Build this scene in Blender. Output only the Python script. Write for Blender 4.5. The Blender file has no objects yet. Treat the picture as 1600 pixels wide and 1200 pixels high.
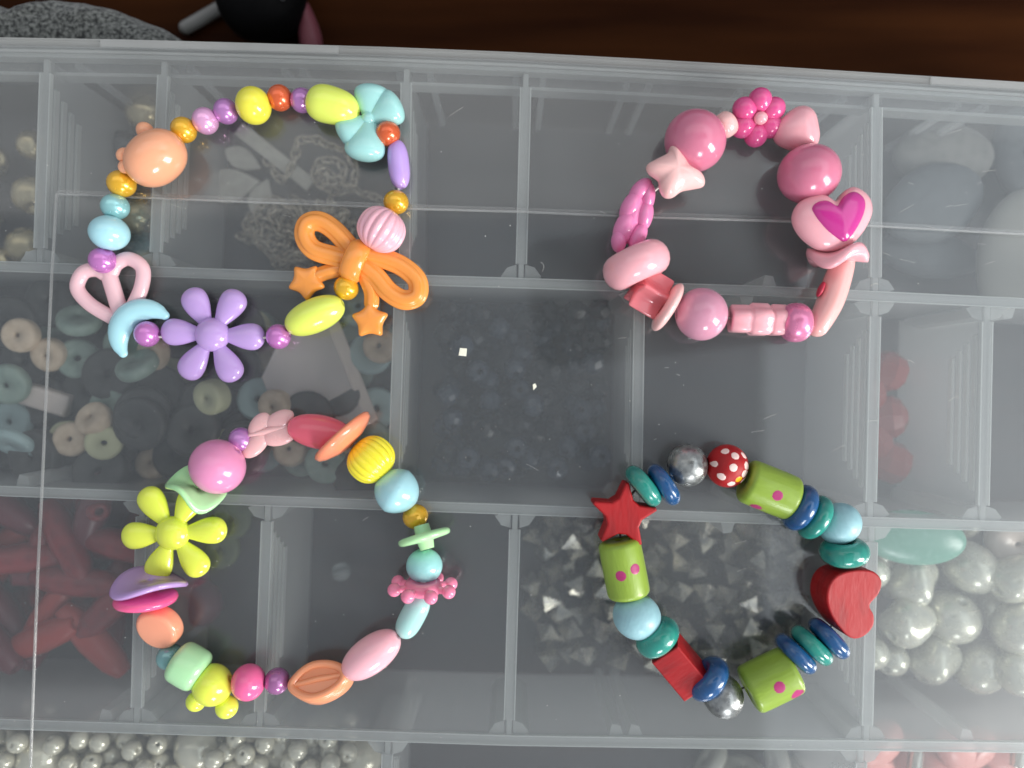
import bpy, math, random
from mathutils import Matrix, Vector, Euler, noise as mnoise
random.seed(7)
sc = bpy.context.scene
PI = math.pi
sin, cos, rad = math.sin, math.cos, math.radians

# ------------------------------------------------------------------ camera, world, lamps
LID = 50.0            # height of the lid's top face above the table, mm
HC = 200.0            # camera height above the lid, mm
F = 1150.0            # focal length in photograph pixels (1600 wide)
cam = bpy.data.cameras.new('camera'); camo = bpy.data.objects.new('camera', cam)
sc.collection.objects.link(camo)
camo.location = (0, 0, (LID + HC) / 1000); camo.rotation_euler = (0, 0, 0)
cam.sensor_width = 36; cam.lens = F / 1600 * 36
cam.clip_start = 0.01; cam.clip_end = 20
cam.dof.use_dof = True; cam.dof.focus_distance = (HC - 5) / 1000; cam.dof.aperture_fstop = cam.lens / 5.0
sc.camera = camo
w = bpy.data.worlds.new('World'); sc.world = w; w.use_nodes = True
bg = w.node_tree.nodes['Background']
bg.inputs[0].default_value = (0.88, 0.94, 1.03, 1); bg.inputs[1].default_value = 0.47

def area(name, loc, target, sx, sy, power, col):
    l = bpy.data.lights.new(name, 'AREA'); l.shape = 'RECTANGLE'; l.size = sx; l.size_y = sy
    l.energy = power; l.color = col
    o = bpy.data.objects.new(name, l); sc.collection.objects.link(o)
    o.location = loc
    o.rotation_euler = (Vector(target) - Vector(loc)).to_track_quat('-Z', 'Y').to_euler()
    return o
area('window_lamp', (0.80, -0.44, 0.46), (0, 0, 0.05), 0.28, 0.54, 11, (1.0, 0.975, 0.93))
area('right_veil_fill', (0.98, 0.0, 1.25), (0.98, 0.0, 0), 1.0, 1.9, 8.0, (0.88, 0.95, 1.0))  # added panel like a bright ceiling, lifts the lid's reflection on the right
area('back_veil_fill', (-0.25, 0.80, 1.25), (-0.25, 0.80, 0), 2.2, 0.95, 4.6, (1.0, 0.97, 0.91))  # added fill panel, brightens the lid's reflection over the back row
area('window_lamp_far', (0.20, -0.86, 0.42), (0, 0, 0.05), 0.22, 0.24, 3.4, (0.96, 0.98, 1.0))
sc.view_settings.view_transform = 'Standard'; sc.view_settings.look = 'None'
sc.view_settings.exposure = 0; sc.view_settings.gamma = 1; sc.view_settings.use_curve_mapping = False
sc.cycles.use_denoising = True
sc.cycles.use_adaptive_sampling = True; sc.cycles.adaptive_threshold = .02
sc.cycles.max_bounces = 6; sc.cycles.diffuse_bounces = 3; sc.cycles.glossy_bounces = 3
sc.cycles.transmission_bounces = 6; sc.cycles.transparent_max_bounces = 40
sc.cycles.caustics_reflective = False; sc.cycles.caustics_refractive = False

# ------------------------------------------------------------------ helpers
def at(px, py, z=LID):
    """place in mm of a photograph pixel at height z"""
    D = LID + HC - z
    return Vector(((px - 800) * D / F, (600 - py) * D / F, z))

def lin(c):
    c = c / 255
    return c / 12.92 if c <= .04045 else ((c + .055) / 1.055) ** 2.4
def rgb(r, g, b): return (lin(r), lin(g), lin(b), 1)

MATS = {}
def nt(name):
    m = bpy.data.materials.new(name); m.use_nodes = True
    t = m.node_tree
    for n in list(t.nodes): t.nodes.remove(n)
    out = t.nodes.new('ShaderNodeOutputMaterial')
    return m, t, out
def N(t, kind, **kw):
    n = t.nodes.new(kind)
    for k, v in kw.items():
        if isinstance(k, str) and k.startswith('i_'): n.inputs[k[2:].replace('_', ' ')].default_value = v
        else: setattr(n, k, v)
    return n
def objcoord(t, scale=(1, 1, 1)):
    tc = N(t, 'ShaderNodeTexCoord'); mp = N(t, 'ShaderNodeMapping'); mp.inputs['Scale'].default_value = scale
    t.links.new(tc.outputs['Object'], mp.inputs[0]); return mp.outputs[0]

def plastic(name, col, rough=.18, metal=0., coat=0., sss=0., col2=None, nscale=300, bump=0., bscale=900, nlo=.4, nhi=.65, aniso=(1, 1, 1), alpha=1, rvar=.0, trans=0.):
    if name in MATS: return MATS[name]
    m, t, out = nt(name)
    p = N(t, 'ShaderNodeBsdfPrincipled'); t.links.new(p.outputs[0], out.inputs[0])
    p.inputs['Base Color'].default_value = col
    p.inputs['Roughness'].default_value = rough; p.inputs['Metallic'].default_value = metal
    p.inputs['Coat Weight'].default_value = coat; p.inputs['Coat Roughness'].default_value = .06
    p.inputs['Subsurface Weight'].default_value = sss
    p.inputs['Subsurface Radius'].default_value = (1, .7, .6); p.inputs['Subsurface Scale'].default_value = .0016
    p.inputs['Alpha'].default_value = alpha
    p.inputs['Transmission Weight'].default_value = trans
    co = objcoord(t, aniso)
    if col2:
        n = N(t, 'ShaderNodeTexNoise'); n.inputs['Scale'].default_value = nscale; n.inputs['Detail'].default_value = 5
        t.links.new(co, n.inputs['Vector'])
        r = N(t, 'ShaderNodeMapRange'); r.inputs[1].default_value = nlo; r.inputs[2].default_value = nhi
        t.links.new(n.outputs[0], r.inputs[0])
        mx = N(t, 'ShaderNodeMix', data_type='RGBA'); mx.inputs[6].default_value = col; mx.inputs[7].default_value = col2
        t.links.new(r.outputs[0], mx.inputs[0]); t.links.new(mx.outputs[2], p.inputs['Base Color'])
    # faint handling marks: roughness is never quite even
    n2 = N(t, 'ShaderNodeTexNoise'); n2.inputs['Scale'].default_value = 420; n2.inputs['Detail'].default_value = 4
    t.links.new(co, n2.inputs['Vector'])
    r2 = N(t, 'ShaderNodeMapRange'); r2.inputs[1].default_value = .3; r2.inputs[2].default_value = .75
    r2.inputs[3].default_value = max(.02, rough - .05 - rvar); r2.inputs[4].default_value = rough + .09 + rvar
    t.links.new(n2.outputs[0], r2.inputs[0]); t.links.new(r2.outputs[0], p.inputs['Roughness'])
    b = bump if bump else .07
    n3 = N(t, 'ShaderNodeTexNoise'); n3.inputs['Scale'].default_value = bscale if bump else 260; n3.inputs['Detail'].default_value = 5
    t.links.new(co, n3.inputs['Vector'])
    bp = N(t, 'ShaderNodeBump'); bp.inputs['Strength'].default_value = b; bp.inputs['Distance'].default_value = .0006
    t.links.new(n3.outputs[0], bp.inputs['Height']); t.links.new(bp.outputs[0], p.inputs['Normal'])
    MATS[name] = m; return m

def clear(name, haze, hcol, tint=(.96, .96, .96, 1), rough=.05, soft=.5, gl=.045, hvar=.03, trl=.5):
    """thin see-through plastic: light passes straight, a little is scattered by the milky polymer, the surface mirrors"""
    m, t, out = nt(name)
    tr = N(t, 'ShaderNodeBsdfTransparent'); tr.inputs[0].default_value = tint
    df = N(t, 'ShaderNodeBsdfDiffuse'); df.inputs[0].default_value = hcol
    tl = N(t, 'ShaderNodeBsdfTranslucent'); tl.inputs[0].default_value = hcol
    mdt = N(t, 'ShaderNodeMixShader'); mdt.inputs[0].default_value = trl
    t.links.new(df.outputs[0], mdt.inputs[1]); t.links.new(tl.outputs[0], mdt.inputs[2])
    m1 = N(t, 'ShaderNodeMixShader'); m1.inputs[0].default_value = haze
    t.links.new(tr.outputs[0], m1.inputs[1]); t.links.new(mdt.outputs[0], m1.inputs[2])
    g1 = N(t, 'ShaderNodeBsdfGlossy'); g1.inputs['Roughness'].default_value = rough
    g2 = N(t, 'ShaderNodeBsdfGlossy'); g2.inputs['Roughness'].default_value = soft
    mg = N(t, 'ShaderNodeMixShader'); mg.inputs[0].default_value = .35
    t.links.new(g1.outputs[0], mg.inputs[1]); t.links.new(g2.outputs[0], mg.inputs[2])
    lw = N(t, 'ShaderNodeLayerWeight'); lw.inputs[0].default_value = .5
    pw = N(t, 'ShaderNodeMath', operation='POWER'); pw.inputs[1].default_value = 5
    t.links.new(lw.outputs['Facing'], pw.inputs[0])
    ma = N(t, 'ShaderNodeMath', operation='MULTIPLY_ADD'); ma.inputs[1].default_value = .9; ma.inputs[2].default_value = gl
    t.links.new(pw.outputs[0], ma.inputs[0])
    m2 = N(t, 'ShaderNodeMixShader'); t.links.new(ma.outputs[0], m2.inputs[0])
    t.links.new(m1.outputs[0], m2.inputs[1]); t.links.new(mg.outputs[0], m2.inputs[2])
    t.links.new(m2.outputs[0], out.inputs[0])
    return m

def finish(o, name, label=None, cat=None, group=None, kind=None):
    if label: o['label'] = label
    if cat: o['category'] = cat
    if group: o['group'] = group
    if kind: o['kind'] = kind
    return o

def mesh(name, vf, mat, scale=1.0, smooth=True):
    v, f = vf
    s = scale / 1000
    me = bpy.data.meshes.new(name)
    me.from_pydata([(p[0] * s, p[1] * s, p[2] * s) for p in v], [], f)
    if smooth: me.polygons.foreach_set('use_smooth', [True] * len(me.polygons))
    me.materials.append(mat)
    import bmesh
    b = bmesh.new(); b.from_mesh(me); bmesh.ops.recalc_face_normals(b, faces=b.faces); b.to_mesh(me); b.free()
    me.update()
    return me

def obj(name, me, parent=None, loc=(0, 0, 0), rot=(0, 0, 0), **kw):
    o = bpy.data.objects.new(name, me); sc.collection.objects.link(o)
    o.parent = parent
    o.location = Vector(loc) / 1000; o.rotation_euler = rot
    return finish(o, name, **kw)

def empty(name, loc, **kw): return obj(name, None, None, loc, **kw)

# ---- shapes: each returns (verts, faces)
def join(*parts):
    V, Fc = [], []
    for v, f in parts:
        b = len(V); V += v; Fc += [tuple(i + b for i in q) for q in f]
    return V, Fc
def xf(vf, loc=(0, 0, 0), rot=(0, 0, 0), scale=(1, 1, 1)):
    M = Matrix.Translation(Vector(loc)) @ Euler(rot).to_matrix().to_4x4() @ Matrix.Diagonal((*scale, 1))
    return [tuple(M @ Vector(p)) for p in vf[0]], vf[1]

def lathe(prof, n=32, closed=False, mod=None):
    """revolve (x, r) about the X axis"""
    V, Fc, rows = [], [], []
    for x, r in prof:
        if r < 1e-6: rows.append([len(V)]); V.append((x, 0, 0))
        else:
            row = []
            for k in range(n):
                a = 2 * PI * k / n
                rr, xx = (r, x) if mod is None else mod(x, r, a)
                row.append(len(V)); V.append((xx, rr * cos(a), rr * sin(a)))
            rows.append(row)
    prs = list(zip(rows, rows[1:])) + ([(rows[-1], rows[0])] if closed else [])
    for A, B in prs:
        for k in range(n):
            k2 = (k + 1) % n
            if len(A) == 1 and len(B) == 1: continue
            if len(A) == 1: Fc.append((A[0], B[k], B[k2]))
            elif len(B) == 1: Fc.append((A[k], A[k2], B[0]))
            else: Fc.append((A[k], A[k2], B[k2], B[k]))
    return V, Fc

def ball_prof(a, R, h=0, m=20, p=2, q=2):
    """oval bead profile, half length a, radius R, hole radius h"""
    t0 = math.asin(min(.95, (h / R) ** (q / 2))) if h else 0
    out = []
    for k in range(m + 1):
        t = t0 + (PI - 2 * t0) * k / m
        c, s = cos(t), sin(t)
        out.append((-a * math.copysign(abs(c) ** (2 / p), c), R * max(s, 0) ** (2 / q) if (0 < k < m or h) else 0))
    return out
def bead(a, R, h=3.5, n=32, m=18, p=2, q=2, mod=None):
    return lathe(ball_prof(a, R, h, m, p, q), n, closed=bool(h), mod=mod)
def tube_prof(a, R, b, h):
    """cylinder bead: half length a, radius R, edge rounding b"""
    o = [(-a, h)]
    for k in range(6):
        t = PI / 2 * k / 5; o.append((-a + b - b * cos(t), R - b + b * sin(t)))
    for i in range(1, 4): o.append((-a + b + (2 * a - 2 * b) * i / 4, R * 1.012))
    for k in range(6):
        t = PI / 2 * k / 5; o.append((a - b + b * sin(t), R - b + b * cos(t)))
    o.append((a, h)); return o
def torus_prof(a, R, h, m=18):
    """ring bead: half width a along the cord, outer R, hole h"""
    c, b = (R + h) / 2, (R - h) / 2
    return [(a * cos(2 * PI * k / m), c + b * sin(2 * PI * k / m)) for k in range(m)]
def ellipsoid(a, b, c, n=24, m=14):
    return xf(lathe(ball_prof(1, 1, 0, m), n), scale=(a, b, c))

def ring_stack(rings, cap0=True, cap1=True):
    V, Fc = [], []; n = len(rings[0])
    for r in rings: V += [tuple(p) for p in r]
    for i in range(len(rings) - 1):
        for k in range(n):
            k2 = (k + 1) % n
            Fc.append((i * n + k, i * n + k2, (i + 1) * n + k2, (i + 1) * n + k))
    def cap(base):
        c = Vector((0, 0, 0))
        for k in range(n): c += Vector(V[base + k])
        V.append(tuple(c / n)); ci = len(V) - 1
        for k in range(n): Fc.append((ci, base + k, base + (k + 1) % n))
    if cap0: cap(0)
    if cap1: cap((len(rings) - 1) * n)
    return V, Fc

def inflate(outline, h, p=2.6, q=2.2, rings=9, hb=None, crease=None):
    """pillow: outline is star-shaped about the origin"""
    hb = h if hb is None else hb
    R = []
    ts = [-PI / 2 * (1 - k / rings) for k in range(rings)] + [PI / 2 * k / rings for k in range(rings + 1)]
    for t in ts:
        s = max(cos(t), 0.0) ** (2 / p); s = max(s, .015)
        z = math.copysign(abs(sin(t)) ** (2 / q), t) * (h if t > 0 else hb)
        R.append([(x * s, y * s, z * (1 if not crease else crease(x, y, s))) for x, y in outline])
    return ring_stack(R)
def offset(ol, d):
    n = len(ol); out = []
    A = sum(ol[i][0] * ol[(i + 1) % n][1] - ol[(i + 1) % n][0] * ol[i][1] for i in range(n))
    sg = 1 if A > 0 else -1
    for i in range(n):
        a, b, c = ol[i - 1], ol[i], ol[(i + 1) % n]
        e1 = Vector((b[0] - a[0], b[1] - a[1])).normalized(); e2 = Vector((c[0] - b[0], c[1] - b[1])).normalized()
        nn = Vector((-(e1.y + e2.y), e1.x + e2.x))
        if nn.length < 1e-6: nn = Vector((-e1.y, e1.x))
        nn.normalize(); k = max(.45, nn.dot(Vector((-e1.y, e1.x))))
        out.append((b[0] + sg * nn.x * d / k, b[1] + sg * nn.y * d / k))
    return out
def slab(ol, t, b, top_scale=1):
    """flat-faced thick shape with rounded rims"""
    R = []
    for k in range(5):
        a = PI / 2 * k / 4; o = offset(ol, b * (1 - sin(a))); R.append([(x, y, -t / 2 + b - b * cos(a)) for x, y in o])
    for k in range(5):
        a = PI / 2 * k / 4; o = offset(ol, b * (1 - cos(a))); R.append([(x, y, t / 2 - b + b * sin(a)) for x, y in o])
    return ring_stack(R)
def catmull(pts, n=8, closed=False):
    P = [Vector((*p, 0)) if len(p) == 2 else Vector(p) for p in pts]; m = len(P); out = []
    for i in range(m if closed else m - 1):
        g = lambda j: P[j % m] if closed else P[max(0, min(m - 1, j))]
        a, b, c, d = g(i - 1), g(i), g(i + 1), g(i + 2)
        for k in range(n):
            u = k / n
            out.append(.5 * ((2 * b) + (c - a) * u + (2 * a - 5 * b + 4 * c - d) * u * u + (3 * b - a - 3 * c + d) * u ** 3))
    if not closed: out.append(P[-1])
    return out
def sweep(path, r, n=14, closed=False, zs=1.0, sec=None, up=Vector((0, 0, 1))):
    """r: number or function of 0..1; sec(angle) scales the section"""
    m = len(path); rf = r if callable(r) else (lambda u: r)
    R = []
    def frame(i):
        if closed: T = path[(i + 1) % m] - path[i - 1]
        else: T = path[min(i + 1, m - 1)] - path[max(i - 1, 0)]
        T.normalize(); S = T.cross(up)
        if S.length < 1e-4: S = T.cross(Vector((1, 0, 0)))
        S.normalize(); return T, S, S.cross(T)
    def ring(c, S, B, rr):
        o = []
        for k in range(n):
            a = 2 * PI * k / n; q = rr * (sec(a) if sec else 1)
            o.append(c + S * cos(a) * q + B * sin(a) * q * zs)
        return o
    if not closed:
        T, S, B = frame(0); r0 = rf(0)
        for k in range(4):
            a = PI / 2 * (1 - (k + .12) / 4); R.append(ring(path[0] - T * r0 * sin(a), S, B, r0 * cos(a)))
    for i in range(m):
        T, S, B = frame(i); R.append(ring(path[i], S, B, rf(i / max(1, m - 1))))
    if not closed:
        T, S, B = frame(m - 1); r1 = rf(1)
        for k in range(1, 5):
            a = PI / 2 * (k - .12) / 4; R.append(ring(path[-1] + T * r1 * sin(a), S, B, r1 * cos(a)))
        return ring_stack(R)
    V, Fc = ring_stack(R, False, False); L = (m - 1) * n
    for k in range(n): Fc.append((L + k, L + (k + 1) % n, (k + 1) % n, k))
    return V, Fc
def petal(x0, x1, wmax, zr=.62, peak=.66, n=20):
    """teardrop along +X, blunt at the tip"""
    pr = []
    L = x1 - x0
    for k in range(17):
        u = k / 16
        u2 = 1 - (1 - u) ** 1.6 if u > .5 else u * (1 - .5 ** 1.6) / .5
        tip = math.sqrt(max(0, 1 - max(0, (u2 - peak) / (1 - peak)) ** 2.2))
        base = .42 + .58 * math.sin(PI / 2 * min(1, u2 / peak)) ** 1.3
        pr.append((x0 + L * u2, 0 if k == 16 else wmax * tip * base))
    pr.insert(0, (x0, 0))
    return xf(lathe(pr, n), scale=(1, 1, zr))
def star_ol(R, r, n=5, a0=90, rnd=2):
    pts = []
    for k in range(2 * n):
        a = rad(a0) + PI * k / n; q = R if k % 2 == 0 else r
        pts.append(Vector((q * cos(a), q * sin(a))))
    for _ in range(rnd):       # corner cutting
        new = []
        for i in range(len(pts)):
            a, b = pts[i], pts[(i + 1) % len(pts)]
            new += [a * .82 + b * .18, a * .18 + b * .82]
        pts = new
    return [tuple(p) for p in pts]
def heart_ol(s, n=64, fat=1.0):
    """tip at -Y, lobes at +Y, about 2*s wide, star-shaped about the origin"""
    o = []
    for k in range(n):
        t = 2 * PI * k / n
        x = 16 * sin(t) ** 3; y = 13 * cos(t) - 5 * cos(2 * t) - 2 * cos(3 * t) - cos(4 * t)
        o.append((x / 16 * s * fat, (y + 2) / 16 * s))
    return o[::-1]
def patch(rf, u0, th0, du, dth, off=.5, n=14, m=4):
    """round printed dot lying on a lathe surface r = rf(x)"""
    V, Fc = [(u0, (rf(u0) + off) * cos(th0), (rf(u0) + off) * sin(th0))], []
    for j in range(1, m + 1):
        for k in range(n):
            a = 2 * PI * k / n; u = u0 + du * j / m * cos(a); th = th0 + dth * j / m * sin(a)
            r = rf(u) + (off if j < m else -.3)
            V.append((u, r * cos(th), r * sin(th)))
    for k in range(n): Fc.append((0, 1 + k, 1 + (k + 1) % n))
    for j in range(m - 1):
        for k in range(n):
            a, b = 1 + j * n + k, 1 + j * n + (k + 1) % n; Fc.append((a, b, b + n, a + n))
    return V, Fc
def box(x0, x1, y0, y1, z0, z1):
    V = [(x, y, z) for z in (z0, z1) for x, y in ((x0, y0), (x1, y0), (x1, y1), (x0, y1))]
    return V, [(0, 1, 2, 3), (4, 5, 6, 7), (0, 1, 5, 4), (1, 2, 6, 5), (2, 3, 7, 6), (3, 0, 4, 7)]
def wall(path, t, z0, z1, t0=None):
    """upright sheet along a polyline of (x, y); t thick at the top, t0 at the bottom"""
    t0 = t if t0 is None else t0; rings = []; m = len(path)
    for i in range(m):
        T = (Vector(path[min(i + 1, m - 1)][:2]) - Vector(path[max(i - 1, 0)][:2])).normalized(); Nn = Vector((-T.y, T.x)); p = Vector(path[i][:2])
        rings.append([(*(p + Nn * t0 / 2), z0), (*(p - Nn * t0 / 2), z0), (*(p - Nn * t / 2), z1), (*(p + Nn * t / 2), z1)])
    return ring_stack(rings)

# ------------------------------------------------------------------ the table
def wood_mat():
    m, t, out = nt('dark_varnished_wood')
    p = N(t, 'ShaderNodeBsdfPrincipled'); t.links.new(p.outputs[0], out.inputs[0])
    tc = N(t, 'ShaderNodeTexCoord'); mp = N(t, 'ShaderNodeMapping')
    mp.inputs['Scale'].default_value = (1.2, 14, 1); mp.inputs['Rotation'].default_value = (0, 0, rad(6))
    t.links.new(tc.outputs['Object'], mp.inputs[0])
    n = N(t, 'ShaderNodeTexNoise'); n.inputs['Scale'].default_value = 4.5; n.inputs['Detail'].default_value = 6
    t.links.new(mp.outputs[0], n.inputs['Vector'])
    r = N(t, 'ShaderNodeValToRGB')
    r.color_ramp.elements[0].position = .35; r.color_ramp.elements[0].color = rgb(34, 13, 3)
    r.color_ramp.elements[1].position = .72; r.color_ramp.elements[1].color = rgb(58, 30, 10)
    t.links.new(n.outputs[0], r.inputs[0]); t.links.new(r.outputs[0], p.inputs['Base Color'])
    p.inputs['Roughness'].default_value = .55; p.inputs['Specular IOR Level'].default_value = .03
    return m
wood = wood_mat()
obj('table', mesh('table', box(-900, 900, -700, 700, -30, 0), wood, smooth=False), kind='structure')

# ------------------------------------------------------------------ storage box
LIDM = clear('clear_lid_plastic', .058, (.74, .81, .86, 1), tint=(.92, .93, .93, 1), rough=.055, soft=.45, gl=.068, hvar=.012)
FROST = clear('frosted_wall_plastic', .32, (.80, .81, .80, 1), rough=.25, soft=.5, gl=.03, hvar=.02)
LIP = clear('milky_thick_plastic', .40, (.82, .83, .81, 1), rough=.25, soft=.5, gl=.04, hvar=.04)
EDGEM = clear('bright_rim_plastic', .68, (.86, .87, .85, 1), rough=.2, soft=.4, gl=.06)
RIDGEM = clear('grip_ridge_plastic', .55, (.85, .86, .84, 1), rough=.2, soft=.4, gl=.06)
FLOORM = clear('box_floor_plastic', .06, (.70, .79, .88, 1), rough=.2, soft=.5, gl=.03, hvar=.02)

TOPE = [(-260, 52), (0, 57), (200, 60.5), (400, 66), (600, 72), (800, 80), (1000, 90.5), (1200, 102), (1400, 114.5), (1600, 127), (1860, 144)]
def edge(d):           # back edge of the box at lid height, moved d pixels towards the front
    return [at(x, y + d) for x, y in TOPE]
BL, BR = at(-300, 1420), at(1880, 1480)
sb = empty('storage_box', (0, 0, 0), label='large translucent plastic compartment box with a clear lid under the four bracelets', cat='storage box')
def poly_slab(pts, z0, z1):
    return ring_stack([[(p.x, p.y, z0) for p in pts], [(p.x, p.y, z1) for p in pts]])
lidp = edge(16) + [BR, BL]
def quadstrip(A, B, z0, z1):
    """flat band between polylines A and B"""
    V, Fc = [], []; n = len(A)
    for z in (z0, z1): V += [(p.x, p.y, z) for p in A] + [(p.x, p.y, z) for p in B]
    for i in range(n - 1):
        Fc += [(i, i + 1, n + i + 1, n + i), (2 * n + i, 2 * n + i + 1, 3 * n + i + 1, 3 * n + i), (i, i + 1, 2 * n + i + 1, 2 * n + i), (n + i, n + i + 1, 3 * n + i + 1, 3 * n + i)]
    for i in (0, n - 1): Fc.append((i, n + i, 3 * n + i, 2 * n + i))
    return V, Fc
lid = obj('lid', mesh('lid', join(quadstrip(edge(14), [Vector((BL.x + (BR.x - BL.x) * i / 10, BL.y + (BR.y - BL.y) * i / 10, 0)) for i in range(11)], LID - 1.4, LID)), LIDM, smooth=False), sb, label='clear slightly scratched hinged lid')
obj('lid_rim', mesh('lid_rim', join(quadstrip(edge(2), edge(13.6), LID - 3.2, LID - .9), quadstrip(edge(13.8), edge(24), LID - 2.6, LID - 1.5), wall(edge(1), .5, LID - 3.4, LID - .6), wall(edge(19), .6, LID - 1.4, LID - .9)), clear('rim_plastic', .34, (.83, .84, .82, 1), rough=.2, gl=.05), smooth=False), lid)
obj('lid_rim', mesh('lid_rim', wall(edge(24.6), 1.0, LID - 5, LID - 1.6), LIP, smooth=False), lid)
obj('lid_skirt', mesh('lid_skirt', quadstrip(edge(25.5), edge(44), LID - 6.2, LID - 5.2), clear('skirt_plastic', .16, (.8, .81, .8, 1), gl=.03), smooth=False), lid)
obj('lid_skirt', mesh('lid_skirt', wall(edge(45), .9, LID - 10, LID - 5), LIP, smooth=False), lid)
# hinge sections, a little proud of the rim
def sub_edge(x0, x1, d, n=6):
    o = []
    for i in range(n + 1):
        x = x0 + (x1 - x0) * i / n
        for (a, b) in zip(TOPE, TOPE[1:]):
            if a[0] <= x <= b[0]: y = a[1] + (b[1] - a[1]) * (x - a[0]) / (b[0] - a[0])
        o.append(at(x, y + d))
    return o
for x0, x1 in ((156, 528), (1456, 1850)):
    obj('hinge', mesh('hinge', quadstrip(sub_edge(x0, x1, 1), sub_edge(x0, x1, 13), LID - .85, LID - .2), FROST, smooth=False), lid)
# the raised line moulded into the lid
hl = [at(x, y) for x, y in ((89, 303), (400, 316), (640, 326), (820, 331), (1000, 339), (1240, 346), (1400, 355), (1600, 366), (1850, 382))]
vl = [at(x, y) for x, y in ((89, 303), (81, 430), (73, 600), (66, 760), (59, 900), (52, 1080), (46, 1250), (42, 1400))]
RIDGE = clear('moulded_line_plastic', .26, (.86, .87, .85, 1), rough=.12, soft=.4, gl=.10)
obj('ridge', mesh('ridge', wall(hl, .34, LID - .05, LID + .32, .7), RIDGE, smooth=False), lid)
obj('ridge', mesh('ridge', wall(vl, .42, LID - .05, LID + .4, .8), RIDGE, smooth=False), lid)
obj('ridge', mesh('ridge', quadstrip([at(x, y - 7) for x, y in ((89, 303), (640, 326), (1240, 346), (1850, 382))], [at(x, y - 1.6) for x, y in ((89, 303), (640, 326), (1240, 346), (1850, 382))], LID + .02, LID + .16), clear('band_plastic', .05, (.85, .86, .85, 1), gl=.05), smooth=False), lid)

ZT = LID - 2.4          # top of the dividers
FL = 2.6                # top of the box floor
tray_pts = edge(22) + [BR + Vector((-4, 4, 0)), BL + Vector((4, 4, 0))]
tray = obj('tray', mesh('tray', poly_slab(tray_pts, .6, FL), FLOORM, smooth=False), sb, label='frosted tray under the lid')
BACKM = clear('back_wall_plastic', .08, (.8, .81, .8, 1), rough=.2, gl=.03)
obj('back_wall', mesh('back_wall', wall(edge(20), 1.6, FL + .05, ZT, 1.6), BACKM, smooth=False), tray)
for name, a, b in (('side_wall', edge(22)[0], BL + Vector((4, 4, 0))), ('side_wall', edge(22)[-1], BR + Vector((-4, 4, 0))), ('front_wall', BL + Vector((5, 4, 0)), BR + Vector((-5, 4, 0)))):
    obj(name, mesh(name, wall([a, b], 1.6, FL + .05, ZT), FROST, smooth=False), tray)
# ribs down the back wall that take loose dividers
for x in (432, 462, 618, 668, 806, 850, 985, 1022, 1168, 1206, 1335, 1392, 1520, 1565, 100, 280):
    p = sub_edge(x - 5, x + 5, 27, 1)
    obj('wall_rib', mesh('wall_rib', wall(p, 1.5, FL + 2, ZT - 4), FROST, smooth=False), tray)

def rowat(row, x):
    for a, b in zip(row, row[1:]):
        if a[0] <= x <= b[0]: return a[1] + (b[1] - a[1]) * (x - a[0]) / (b[0] - a[0])
ROWS = [[(-260, 406), (0, 416), (400, 430), (800, 442), (1200, 455), (1600, 474), (1850, 487)],
        [(-260, 757), (0, 767), (400, 782), (800, 796), (1200, 811), (1600, 823), (1850, 832)],
        [(-260, 1120), (0, 1131), (400, 1144), (800, 1157), (1200, 1163), (1600, 1168), (1850, 1172)]]
zp = ZT
for R in ROWS:
    pts = [at(x, y, zp) for x, y in R]
    d = obj('long_divider', mesh('long_divider', wall(pts, 1.5, FL + .05, ZT - 1.2, 1.3), FROST, smooth=False), tray)
    obj('top_lip', mesh('top_lip', wall(pts, 2.3, ZT - 1.1, ZT), LIP, smooth=False), d)
    obj('lip_edge', mesh('lip_edge', join(*[wall([p + Vector((0, o_, 0)) for p in pts], .26, ZT - 1.0, ZT + .15) for o_ in (-1.3, 1.3)]), EDGEM, smooth=False), d)
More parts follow.
